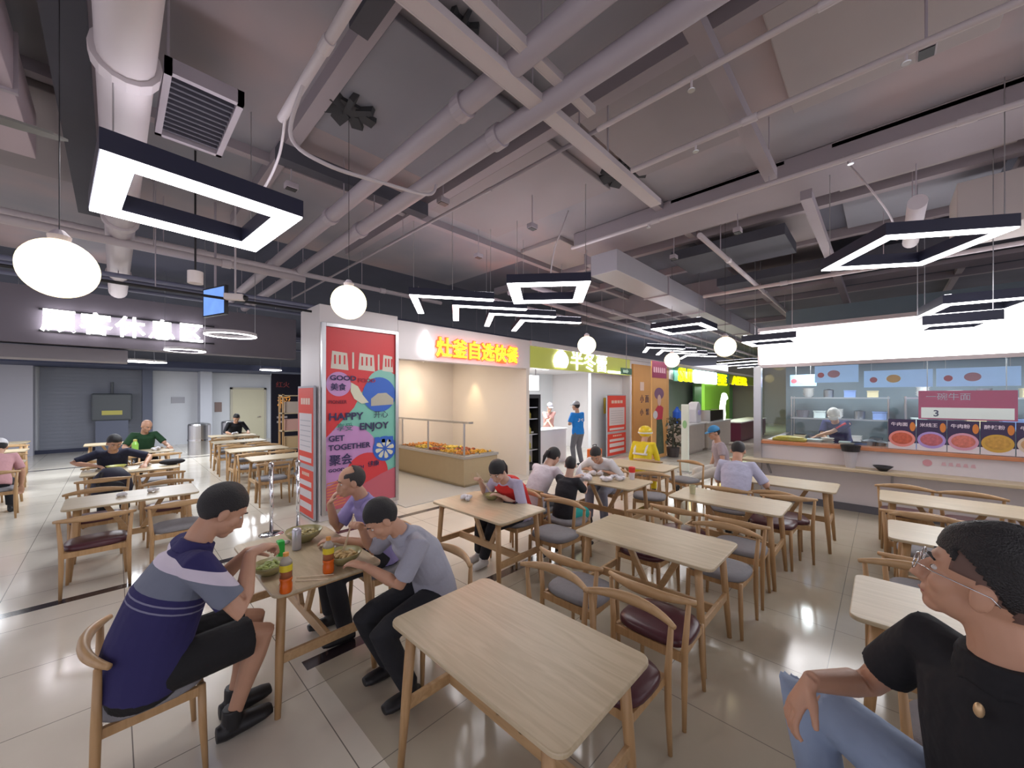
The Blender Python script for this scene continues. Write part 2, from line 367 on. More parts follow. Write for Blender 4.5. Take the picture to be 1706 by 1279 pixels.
duct('air_duct', 'long pale grey duct receding from the middle square lamp', (5.2, 15, 2.85, 3.3, 3.78, 4.1), mat('pale_duct', (.48, .46, .50), .45, .3), (-3, -1, 1, 3))
duct('air_duct', 'short boxy duct at the right above the big square lamp', (6.6, 7.3, -1.9, -.6, 3.75, 4.3), mat('beige_duct', (.52, .46, .44), .6), (0,))
t = thing('ceiling_vent', 'square vent panel with pale frame behind the large square lamp', 'vent', (.45, 3.85, 4.05))
MB().box(-.22, .22, -.45, -.41, 0, .1).box(-.22, .22, .41, .45, 0, .1).box(-.22, -.18, -.45, .45, 0, .1).box(.18, .22, -.45, .45, 0, .1).build('vent_frame', PIPE, t)
g_ = MB()
for k in range(12): g_.box(-.18, .18, -.40+k*.068, -.38+k*.068, .02, .06)
g_.box(-.18, .18, -.41, .41, .07, .09)
g_.build('grille', mat('vent_dark', (.09, .085, .11), .6), t)
MB().cyl((-.2, -.43, .1), (-.2, -.43, .55), .008, n=6).build('hanger_rod', PIPE, t); MB().cyl((.2, .43, .1), (.2, .43, .55), .008, n=6).build('hanger_rod', PIPE, t)
# hanging fan blade at far left
t = thing('ceiling_fan', 'olive grey fan blade reaching in at the left edge below the ceiling', 'fan', (-.97, 4.28, 3.75))
MB().cyl((0, 0, 0), (0, 0, .22), .02).build('rod', PIPE, t); MB().lathe([(.02, -.06), (.1, -.05), (.11, .02), (.06, .07), (.02, .08)]).build('motor', PIPE, t, smooth=True)
for k in range(3):
    a = math.radians(-3+120*k); R = Matrix.Rotation(a, 4, 'Z') @ Matrix.Rotation(math.radians(10), 4, 'X')
    MB().prism([(.08, -.05), (.25, -.10), (.5, -.11), (.68, -.07), (.74, 0), (.68, .06), (.5, .08), (.25, .08), (.08, .05)], -.008, .008, R).build('blade', mat('olive_blade', (.16, .155, .14), .6), t)
for k, (x0, x1, y0, y1, z0) in enumerate(((-.32, -.12, -2, 7.4, 4.25), (1.02, 1.14, -2, 2.4, 4.2), (1.15, 2.9, 4.35, 4.5, 4.3), (6.6, 7.6, 1.0, 2.6, 4.2), (8.4, 9.3, -2, 2.4, 4.1))):  # dark boxes paint in the shade of gaps and recesses between ceiling parts
    struct('ceiling_gap_shade', MB().box(x0, x1, y0, y1, z0, z0+.16), mat('gap_shade', (.07, .07, .09), .7, var=.2, vscale=2))
PANS = [mat('slab_panel_%d' % k, c, .85, var=.1, vscale=1.2) for k, c in enumerate(((.30, .265, .275), (.37, .325, .325), (.25, .245, .28)))]
for k, (x0, x1, y0, y1) in enumerate(((2.95, 4.4, .95, 2.1), (3.1, 4.4, -.6, .6), (1.35, 2.8, 2.45, 4.0), (5.3, 6.5, .8, 2.1), (5.3, 6.5, -1.0, .4), (6.8, 8.0, -1.0, .4), (3.1, 4.4, 2.5, 4.6), (5.2, 6.5, 3.9, 4.8), (.05, 1.1, .2, 2.1), (-2.2, -.3, 5.2, 7.2), (6.8, 9.5, .8, 2.1), (3.1, 4.4, -2.6, -.9), (1.4, 2.8, -.9, 1.0))):
    struct('ceiling_panel', MB().box(x0, x1, y0, y1, 4.53, 4.6), PANS[k % 3], bevel=.01)
for k, (x, y, l) in enumerate(((1.3, 4.5, 'left of the thick pipes'), (2.6, 3.6, 'over the red stall'), (3.8, 3.3, 'above the chevron lamps'), (3.6, -.2, 'between the thin lines'), (5.8, 1.4, 'over the glare table'), (.6, 1.2, 'at the top edge by the conduit'), (6.2, 2.4, 'before the pale duct'), (4.0, 4.6, 'over the stall fascia'))):
    t = thing('junction_box', 'small grey junction box on a drop rod '+l, 'junction box', (x, y, 4.12), 0, 'ceiling junction boxes')
    MB().box(-.06, .06, -.045, .045, -.03, .03).build('box_body', PIPE, t, bevel=.005); MB().cyl((0, 0, .03), (0, 0, .48), .007, n=6).build('drop_rod', PIPE, t); MB().box(-.05, .05, -.036, .036, -.036, -.03).build('box_lid', BLACK, t)
for k, (x, y) in enumerate(((2.62, .9), (2.62, -.4), (3.3, 1.1), (3.3, -.1), (4.4, 2.0), (4.4, .2))):
    t = thing('sprinkler_head', ['first', 'second'][k % 2]+' sprinkler head on the '+['topmost', 'middle', 'lowest'][k//2]+' thin ceiling line', 'sprinkler', (x, y, 3.96), 0, 'sprinkler heads')
    MB().cyl((0, 0, 0), (0, 0, -.06), .008, n=8).build('stem', PIPEL, t); MB().lathe([(.022, -.065), (.024, -.06), (.008, -.055)], n=12).build('deflector', STEEL, t)
# loose cables
def cable(label, pts, r, m, cat='cable'):
    cu = []
    for i in range(len(pts)-1):
        p0 = V(pts[max(i-1, 0)]); p1 = V(pts[i]); p2 = V(pts[i+1]); p3 = V(pts[min(i+2, len(pts)-1)])
        for k in range(8):
            t_ = k/8; cu.append(.5*((2*p1)+(p2-p0)*t_+(2*p0-5*p1+4*p2-p3)*t_**2+(3*p1-p0-3*p2+p3)*t_**3))
    cu.append(V(pts[-1])); return tag(MB().sweep(cu, r, n=8).build('hanging_cable', m, smooth=True), label, cat)
cable('thin white flex looping from the slab down to the middle square lamp', [(4.6, 3.3, 4.6), (4.3, 3.2, 4.2), (4.2, 3.25, 3.9), (4.15, 3.3, 3.42)], .008, PIPEL)
cable('thin white flex running down to the big dark square lamp', [(5.3, .3, 4.4), (5.0, .1, 3.9), (5.1, -.05, 3.6), (5.3, -.1, 3.42)], .008, PIPEL)
cable('pale flex dropping behind the large square lamp', [(.86, 3.1, 3.95), (.9, 3.4, 3.8), (.85, 3.6, 3.6), (.75, 3.75, 3.44)], .01, PIPEL)
cable('loose grey cable sagging under the ceiling right of the large square lamp', [(.86, 2.7, 3.95), (.85, 2.95, 3.7), (1.05, 2.85, 3.55), (1.5, 2.9, 3.62), (2.0, 3.0, 3.75), (2.16, 3.1, 3.95)], .014, PIPEL)
for k, (px_, py_, pz_, q_) in enumerate(((1.5, 3.5, 4.53, 1.5), (4.25, 2.25, 4.6, 1.9), (1.75, 2.2, 4.6, .9))):
    o = MB()
    for j in range(7):
        a = 2*PI*j/7; o.obox((.1*math.cos(a), .09*math.sin(a), -.01), (.10, .07, .03), Euler((.2*j, .1, a)).to_matrix())
    o.box(-.08, .1, -.06, .08, -.02, 0)
    ob = o.build('broken_fireproofing', mat('torn_dark', (.05, .05, .055), .9)); ob.location = (px_, py_, pz_); ob.scale = (q_, q_, 1.6)
    tag(ob, ['ragged dark patch of torn insulation on the slab near the top centre', 'ragged dark hole with debris in the slab near the long cable tray end', 'smallest ragged torn patch near the top edge of the ceiling'][k], 'insulation patch')
# ---------------------------------------------------------------- lamps
CEIL_FILL = mat('added_ceiling_fill', (1, 1, 1), .5, emit=5, ecol=(.93, .91, 1))  # glow added on the hidden lamp tops to brighten the ceiling
def cords(t, pts, h):
    for p in pts: MB().cyl(p, (p[0], p[1], h), .004, n=6).build('suspension_wire', STEEL, t)
def square_lamp(label, c, s, rot, wd=.13, th=.12, ceil=4.6):
    t = thing('square_pendant_lamp', label, 'pendant lamp', c, math.radians(rot), 'square pendant lamps')
    a, b = s/2, s/2-wd; f = MB()
    for (x0, x1, y0, y1) in ((-a, a, -a, -b), (-a, a, b, a), (-a, -b, -b, b), (b, a, -b, b)): f.box(x0, x1, y0, y1, .012, th)
    f.build('housing', NAVYM, t)
    e = .006; f = MB()
    for (x0, x1, y0, y1) in ((-a+e, a-e, -a+e, -b-e), (-a+e, a-e, b+e, a-e), (-a+e, -b-e, -b-e, b+e), (b+e, a-e, -b-e, b+e)): f.box(x0, x1, y0, y1, 0, .012)
    f.build('diffuser', LED, t)
    f = MB()
    for (x0, x1, y0, y1) in ((-a+.02, a-.02, -a+.02, -b-.02), (-a+.02, a-.02, b+.02, a-.02)): f.box(x0, x1, y0, y1, th, th+.006)
    f.build('added_top_glow', CEIL_FILL, t)  # added upward fill, not part of the lamp
    cords(t, [(-a+.06, -a+.06, th), (a-.06, a-.06, th)], ceil-c[2]); return t
square_lamp('large square pendant lamp at the upper left, biggest in view', (.45, 3.8, 3.3), 1.10, 4, .165, .14)
square_lamp('square pendant lamp in front of the row of chevron lamps, above the red lettering', (4.13, 3.30, 3.3), 1.04, 39, .16)
square_lamp('big dark square pendant lamp at upper right, seen as a long diamond', (5.36, -.16, 3.3), .96, 33, .10)
square_lamp('square pendant lamp between the globe lamps and the right counter, seen face on', (8.3, 3.0, 3.3), 1.0, 0, .12)
square_lamp('square pendant lamp overlapping the left end of the glowing white counter sign', (8.05, 1.40, 2.84), .78, 0, .10)
square_lamp('square pendant lamp crossing the top edge of the glowing counter sign', (7.45, -.85, 3.0), .86, 12, .10)
square_lamp('square pendant lamp hanging across the middle of the glowing counter sign', (6.76, -.58, 2.70), .60, 8, .08)
square_lamp('unseen square pendant lamp, added for fill behind the photographer on the left', (-2.2, -2.0, 3.3), 1.05, 0)  # this and the next two pendants are unseen, added as fill light
square_lamp('unseen square pendant lamp, added for fill behind the photographer near the seated man', (1.6, -2.6, 3.3), 1.05, 0)
square_lamp('unseen square pendant lamp, added for fill right of the seated man', (4.6, -3.6, 3.3), 1.05, 0)
def chevron_lamp(label, c, L, a0, a1, wd=.11, th=.11, grp='chevron pendant lamps'):
    t = thing('chevron_pendant_lamp', label, 'pendant lamp', c, 0, grp)
    def poly(w0, e):
        d0 = V((math.cos(a0), math.sin(a0))); d1 = V((math.cos(a1), math.sin(a1))); bis = (d0+d1).normalized()
        half = math.acos(max(-1, min(1, d0.dot(d1))))/2; inn = bis*(w0/math.sin(half)); n0 = (bis-d0*bis.dot(d0)).normalized(); n1 = (bis-d1*bis.dot(d1)).normalized()
        return [(0+bis.x*e*2, 0+bis.y*e*2), tuple(d0*L+n0*e), tuple(d0*L+n0*w0), tuple(inn), tuple(d1*L+n1*w0), tuple(d1*L+n1*e)]
    MB().prism(poly(wd, 0), .012, th).build('housing', NAVYM, t)
    MB().prism(poly(wd-.008, .006), 0, .012).build('diffuser', LED, t)
    MB().prism(poly(wd-.03, .02), th, th+.006).build('added_top_glow', CEIL_FILL, t)  # added glow facing the slab, as on the square lamps
    p = (math.cos(a0)*L*.5, math.sin(a0)*L*.5, th); q = (math.cos(a1)*L*.5, math.sin(a1)*L*.5, th)
    cords(t, [p, q], 4.6-c[2]); return t
od = ['first', 'second', 'third', 'fourth']
for k, (x, y) in enumerate(((2.83, 4.72), (3.62, 4.78), (4.41, 4.80), (5.19, 4.80))):
    chevron_lamp(od[k]+' chevron lamp from the left in the row beside the red lettering', (x, y, 3.3), 1.2, math.radians(-33), math.radians(52))
for k in range(4):
    chevron_lamp(od[k]+' thin chevron lamp in the distant row over the orange banners', (10.0+k*.95, 4.6, 3.22), 1.25, math.radians(-30), math.radians(30))
for k in range(3):
    chevron_lamp(od[k]+' faint chevron lamp farthest away above the yellow letters', (17+k*1.6, 3.6, 3.25), 1.5, math.radians(-35), math.radians(70))
def globe(label, c, r=.15):
    t = thing('globe_pendant_lamp', label, 'pendant lamp', c, 0, 'glowing globe lamps')
    MB().ell((0, 0, 0), (r, r, r), n=32, m=20).build('globe', GLOBE, t, smooth=True)
    MB().lathe([(.04, r-.01), (.045, r+.02), (.02, r+.05)], n=16).build('cap', PIPE, t); MB().cyl((0, 0, r+.04), (0, 0, 4.6-c[2]), .0025, n=6).build('cord', BLACK, t)
globe('warm globe lamp at far left, largest of the globes', (-.20, 3.11, 2.57))
globe('warm globe lamp hanging in front of the top corner of the white column', (1.51, 3.56, 2.77), .155)
globe('warm globe lamp in front of the green stall sign', (5.47, 3.55, 2.75))
globe('warm globe lamp above the maroon banner header, smallest of the globes', (8.07, 3.16, 2.65))
globe('warm globe lamp just left of the glowing white counter sign', (6.43, 1.72, 2.65))
def ring(label, c, r=.34):
    t = thing('ring_pendant_lamp', label, 'pendant lamp', c, 0, 'ring lamps of the rest area'); n = 48; vs = []; fs = []
    for nm, z0, z1, m, r0, r1 in (('housing', .012, .06, WHITE, r-.035, r), ('diffuser', 0, .012, LED, r-.033, r-.002)):
        b = MB(); vs = [(q*math.cos(2*PI*k/n), q*math.sin(2*PI*k/n), z) for z in (z0, z1) for q in (r0, r1) for k in range(n)]; fs = []
        for k in range(n):
            k2 = (k+1) % n; A, B, D, E_ = 0, n, 2*n, 3*n
            fs += [(A+k, A+k2, B+k2, B+k), (D+k, E_+k, E_+k2, D+k2), (B+k, B+k2, E_+k2, E_+k), (A+k2, A+k, D+k, D+k2)]
        b.add(vs, fs).build(nm, m, t)
    cords(t, [(r-.02, 0, .06), (-r+.02, 0, .06)], 4.6-c[2])
for k, (x, y, z_, l) in enumerate(((1.35, 7.8, 2.9, 'ring lamp touching the last character of the white lettering'), (1.1, 11.15, 2.9, 'ring lamp just under the middle of the white lettering'),
    (.75, 15.6, 2.9, 'upper ring lamp of the overlapping pair before the slate column'), (.45, 14.9, 2.86, 'lower ring lamp of the overlapping pair before the slate column'),
    (-1.9, 15.8, 2.9, 'upper ring lamp at the far left edge'), (-1.75, 13.2, 2.86, 'lower ring lamp at the far left edge'), (4.2, 17, 2.9, 'ring lamp over the cream door'))):
    ring(l, (x, y, z_), .36)
# speakers, monitor, camera under the ceiling
t = thing('ceiling_speaker', 'small white cylindrical speaker hanging above the white lettering', 'speaker', (.62, 5.44, 3.2))
MB().cyl((0, 0, -.06), (0, 0, .07), .07, n=24).build('body', mat('speaker_white', (.8, .72, .70), .5), t); MB().cyl((0, 0, .07), (0, 0, 1.4), .01, n=8).build('rod', BLACK, t)
t = thing('hanging_monitor', 'blue lit screen hanging edge on above the last white character', 'screen', (.98, 6.7, 3.22), math.radians(18))
MB().box(-.02, .02, -.28, .28, -.2, .2).build('bezel', BLACK, t); MB().box(-.024, -.02, -.25, .25, -.18, .18).build('panel', mat('screen_blue', (.15, .3, .7), .4, emit=.8, var=.6, vscale=6), t)
MB().cyl((0, 0, .2), (0, 0, 1.38), .015, n=8).build('pole', PIPE, t)
t = thing('security_camera', 'small white camera on a ceiling pole right of the blue screen', 'camera', (1.12, 6.2, 3.22), math.radians(-30))
MB().box(-.12, .1, -.05, .05, -.04, .04).build('housing', mat('speaker_white', (.8, .72, .70), .5), t, bevel=.01); MB().cyl((.1, 0, 0), (.14, 0, -.01), .035, .03).build('lens', BLACK, t); MB().cyl((0, 0, .04), (0, 0, 1.38), .012, n=8).build('pole', PIPEL, t)

for k, (x, y, e, s_) in enumerate(((.9, 9.3, 70, 1.2), (.6, 14.4, 110, 1.5), (-2.4, 13.0, 80, 1.5), (3.6, 16.4, 90, 1.2))):  # fill lights without fixtures, added to boost the ring lamps
    l = bpy.data.lights.new('rest_area_fill', 'AREA'); l.energy = e; l.size = s_; l.color = (.90, .94, 1); o = bpy.data.objects.new('rest_area_fill', l); C.objects.link(o); o.location = (x, y, 2.84)
# ================================================================ furniture
def make_table(label, cx, cy, L=1.10, W=.67, rot=0, grp='wooden dining tables'):
    """long side along local Y"""
    t = thing('dining_table', label, 'table', (cx, cy, 0), rot, grp)
    MB().prism(rrect(W, L, .055), .727, .75).build('tabletop', WOODY, t, bevel=.006)
    a, b = W/2-.07, L/2-.11
    for sx in (-1, 1):
        for sy in (-1, 1):
            p0 = V((sx*a, sy*b, .727)); p1 = V((sx*(a+.035), sy*(b+.05), 0))
            MB().sweep([p0, p0.lerp(p1, .5), p1], [.027, .025, .017], n=12).build('leg', LEGW, t, smooth=True)
    for sy in (-1, 1):
        MB().bar((-a-.015, sy*(b+.028), .33), (a+.015, sy*(b+.028), .33), .025, .06).build('end_rail', RAILW, t, bevel=.005)
        MB().bar((-a, sy*b, .70), (a, sy*b, .70), .025, .05).build('apron', RAILW, t)
        MB().bar((0, sy*.06, .35), (0, sy*.26, .725), .03, .045).build('brace', RAILW, t)
    MB().bar((0, -b-.02, .33), (0, b+.02, .33), .03, .07).build('stretcher', RAILW, t, bevel=.005)
    return t
tab0 = None
def table(label, cx, cy, rot=0, **k):
    global tab0
    if tab0 is None: tab0 = make_table(label, cx, cy, rot=rot); return tab0
    return dup(tab0, (cx, cy, 0), rot, label)
def make_chair(label, seatm, loc, rz, spindles=False):
    """faces local +X; origin at seat centre"""
    t = thing('dining_chair', label, 'chair', loc, rz, 'horn backed wooden chairs')
    c = MB(); n = 28
    outline = [(.205*math.copysign(abs(math.cos(a))**.62, math.cos(a)) , (.225-.015*math.cos(a))*math.copysign(abs(math.sin(a))**.62, math.sin(a))) for a in [2*PI*i/n for i in range(n)]]
    for i, (s_, z_) in enumerate(((.96, .425), (1, .435), (1, .458), (.95, .472), (.75, .481), (.3, .484))): c.v += [(x*s_, y*s_, z_) for x, y in outline]
    for i in range(5):
        for k in range(n): c.f.append((i*n+k, i*n+(k+1) % n, (i+1)*n+(k+1) % n, (i+1)*n+k))
    c.f.append(tuple(reversed(range(n)))); c.f.append(tuple(5*n+k for k in range(n)))
    c.build('seat', seatm, t, smooth=True)
    for sy in (-1, 1):
        MB().sweep([(.17, sy*.195, .43), (.175, sy*.20, .22), (.185, sy*.21, 0)], [.018, .017, .012], n=12).build('front_leg', LEGW, t, smooth=True)
        MB().sweep([(-.19, sy*.245, .715), (-.195, sy*.225, .45), (-.20, sy*.225, .25), (-.215, sy*.23, 0)], [.014, .019, .018, .012], n=12).build('rear_leg', LEGW, t, smooth=True)
        MB().bar((-.19, sy*.205, .405), (.17, sy*.195, .405), .022, .045).build('side_rail', LEGW, t)
    MB().bar((.172, -.19, .405), (.172, .19, .405), .022, .045).build('front_rail', LEGW, t); MB().bar((-.195, -.21, .40), (-.195, .21, .40), .022, .05).build('rear_rail', LEGW, t)
    pts = []; rad = []
    for i in range(17):
        u = -1+2*i/16; pts.append((-.155-.085*(1-abs(u)**2.2), .275*u, .722+.01*(1-u*u))); rad.append((.013+.010*(1-u*u), .014+.020*(1-abs(u)**1.6)))
    MB().sweep(pts, rad, side=(1, 0, 0), n=12).build('back_rail', RAILW, t, smooth=True)
    if spindles:
        for u in (-.45, 0, .45): MB().cyl((-.20, .21*u, .43), (-.235, .275*u, .71), .009, n=10).build('spindle', LEGW, t)
    return t
proto = {}
def chair(label, x, y, deg, kind='grey', spin=False):
    k = (kind, spin)
    if k not in proto: proto[k] = make_chair(label, GREYSEAT if kind == 'grey' else MAROON, (x, y, 0), math.radians(deg), spin); return proto[k]
    return dup(proto[k], (x, y, 0), math.radians(deg), label)
# --- tables (x, y from the tile grid)
table('empty oak table nearest the camera, its top filling the lower middle', 1.315, 1.28)
table('oak table the three men eat at, with bowls and orange tea bottles on it', .97, 3.06)
table('oak table where the person in the red vest eats', 2.75, 3.02)
table('empty oak table behind and right of the nearest empty one', 3.07, 1.36)
table('oak table loaded with white takeaway bags beside the child', 4.75, 2.78)
table('oak table between the takeaway diners and the rider in yellow', 6.15, 2.95)
table('oak table whose right end catches white glare, before the diner in the pale shirt', 4.78, 1.25)
table('oak table standing against the noodle counter wall, by the pale shirt diner', 6.3, .95)
table('oak table with white glare beside the face of the seated man in black', 3.02, -.42)
table('oak table with a white corner just behind the seated man in black', 4.72, -.58)
table('long pale table closest to the noodle counter, upper one at the right', 6.25, -.52)
table('long pale table at the right edge against the noodle counter', 6.25, -1.75)
table('oak table mostly hidden behind the head of the seated man', 4.72, -1.9)
table('oak table under the elbow of the seated man in black', 2.98, -1.75)
table('long oak table in front of the rest area with crumpled napkins on it', .17, 6.28, PI/2)
table('oak table where the man in navy eats, in the rest area', .20, 8.6, PI/2)
table('oak table behind the man in navy, nearest the bald diner', .35, 11.2, PI/2)
table('pale oak table farthest back, before the roller shutter', .05, 13.6, PI/2)
table('far left oak table by the frame edge, nearest of three', -1.65, 10.9, PI/2)
table('far left oak table by the frame edge, middle of three', -1.85, 13.3, PI/2)
table('far left oak table by the frame edge, farthest of three', -2.05, 15.6, PI/2)
table('oak table right behind the chrome posts, nearest of the row left of the column', 2.25, 8.35, PI/2)
table('second oak table back from the chrome posts', 2.2, 9.95, PI/2)
table('third oak table back from the chrome posts', 2.25, 12.0, PI/2)
table('oak table of the far diner in black, last of the row left of the column', 2.45, 13.9, PI/2)
# --- chairs
chair('chair with grey seat under the man in the striped navy polo', .14, 2.70, 0)
chair('chair with grey seat under the man in the grey blue shirt', 1.56, 2.34, 180)
chair('chair with grey seat under the man in the purple shirt', 1.60, 3.12, 180)
chair('chair with dark leather seat tucked under the right end of the nearest empty table', 1.83, 1.04, 180, 'maroon')
chair('chair with grey seat tucked at the far end of the nearest empty table', 1.83, 1.56, 180)
chair('maroon leather chair back to back with the dark seat chair, facing the next table', 2.46, 1.04, 0, 'maroon')
chair('grey seat chair facing the second empty table, left of the maroon one', 2.46, 1.64, 0)
chair('maroon leather chair seen beneath the second empty table, at its far side', 3.50, 1.62, 180, 'maroon')
chair('grey seat chair at the right end of the second empty table', 3.58, 1.00, 180)
chair('grey seat chair back to back behind the second empty table, facing the glare table', 4.22, 1.00, 0)
chair('maroon seat chair facing the glare table, nearer its left end', 4.22, 1.55, 0, 'maroon')
chair('maroon leather chair at the right end of the glare table near the counter wall', 5.30, .92, 180, 'maroon')
chair('empty grey seat chair beside the red vest diner', 3.24, 2.50, 180)
chair('chair under the red vest diner', 3.27, 3.12, 180)
chair('chair whose curved back is behind the child in black and teal', 3.74, 2.70, 0)
chair('chair under the woman with a ponytail', 3.80, 3.26, 0)
chair('chair under the man in the white shirt at the takeaway table', 5.35, 3.10, 180)
chair('spindle backed chair with grey seat beside the takeaway table', 5.42, 2.45, 200, 'grey', True)
chair('chair of the rider in yellow', 6.95, 3.10, 0, 'grey', True)
chair('empty chair at the table beside the rider in yellow', 6.9, 2.5, 160)
chair('chair of the diner in the pale shirt facing the counter', 5.55, 1.42, 0)
chair('chair of the man in the blue cap', 7.78, 2.08, 122)
chair('maroon chair between glare table and wall table', 5.6, .85, 20, 'maroon')
L3 = ['leftmost', 'second', 'third', 'fourth']
for i, (x, y) in enumerate(((5.68, -.25), (5.68, -.8), (5.68, -1.5), (5.68, -2.0))): chair(L3[i]+' chair on the near side of the long pale counter tables', x, y, 0, 'grey')
for i, (x, y) in enumerate(((6.85, -.2), (6.85, -.75), (6.85, -1.45), (6.85, -2.0))): chair(L3[i]+' chair on the counter side of the long pale tables', x, y, 180, 'maroon')
for i, (x, y) in enumerate(((4.15, -.25), (4.15, -.85), (4.15, -1.6))): chair(L3[i]+' chair facing the table behind the seated man', x, y, 0)
for i, (x, y) in enumerate(((5.25, -.32), (5.25, -.9), (5.25, -1.65))): chair(L3[i]+' chair on the far side of the table behind the seated man', x, y, 180)
chair('grey seat chair just beyond the glare table beside the seated man, by his nose', 3.56, -.15, 180)
chair('grey seat chair beyond the glare table, hidden by the seated man head', 3.56, -.72, 180, 'grey')
chair('chair close behind the knee of the seated man, upper of two', 2.50, -.30, 0)
chair('chair under the seated man in black', 1.66, -.38, 105, 'grey')
chair('maroon seat chair in front of the long rest area table', -.12, 5.72, 90, 'maroon')
chair('grey seat chair in front of the long rest area table, its right one', .50, 5.74, 90)
for i, (x, y, d, kd) in enumerate(((-.15, 6.82, 270, 'maroon'), (.5, 6.82, 270, 'maroon'), (-.1, 8.05, 90, 'maroon'), (.5, 8.05, 90, 'grey'), (.5, 9.15, 270, 'grey'), (-.1, 9.15, 270, 'grey'), (.1, 10.65, 90, 'grey'), (.7, 10.65, 90, 'grey'), (.5, 11.75, 270, 'grey'))):
    chair(['maroon chair behind the long rest area table, left one', 'maroon chair behind the long rest area table, right one', 'chair with a backpack on it before the man in navy', 'chair right of the backpack chair',
           'chair right of the man in navy', 'chair of the man in navy', 'left chair before the bald diner table', 'right chair before the bald diner table', 'chair of the bald diner'][i], x, y, d, kd)
for i, (x, y) in enumerate(((1.95, 7.85), (2.55, 7.85), (1.95, 9.4), (2.5, 9.4), (2.0, 10.5), (2.55, 10.5), (1.95, 11.45), (2.5, 11.45), (2.0, 12.55), (2.2, 13.35), (2.7, 13.35), (2.7, 14.5))):
    chair(['left', 'right'][i % 2]+' chair '+['in front of the first', 'in front of the second', 'behind the second', 'in front of the third', 'between the third and last', 'behind the last'][i//2]+' table in the row left of the column', x, y, 90 if i not in (4, 5, 8, 11) else 270)
for i, (x, y, d) in enumerate(((-1.3, 9.95, 90), (-1.5, 12.7, 90), (-1.6, 11.5, 270), (-1.7, 15.0, 90))): chair(L3[i]+' chair among the far left tables, counting from the camera', x, y, d)
# ================================================================ people
SKIN = mat('skin_warm', (.52, .29, .19), .5, var=.08, vscale=14, sss=.08)
SKINL = mat('skin_light', (.60, .37, .27), .5, var=.08, vscale=14, sss=.08)
HAIR = mat('black_hair', (.012, .011, .013), .5, bump=.5, bscale=260)
GREYH = mat('grey_hair', (.045, .04, .04), .6, bump=.5, bscale=260)
def cloth(name, col, var=.12): return mat(name, col, .85, var=var, vscale=7, bump=.5, bscale=14)
def ik(a, b, l1, l2, pole):
    d = b-a; L = d.length; mx = (l1+l2)*.995
    if L > mx: b = a+d*(mx/L); d = b-a; L = mx
    if L < abs(l1-l2)+.02: L = abs(l1-l2)+.02
    x = (l1*l1-l2*l2+L*L)/(2*L); h = math.sqrt(max(0, l1*l1-x*x)); u = d.normalized(); p = pole-u*pole.dot(u)
    if p.length < 1e-4: p = u.orthogonal()
    return a+u*x+p.normalized()*h, b
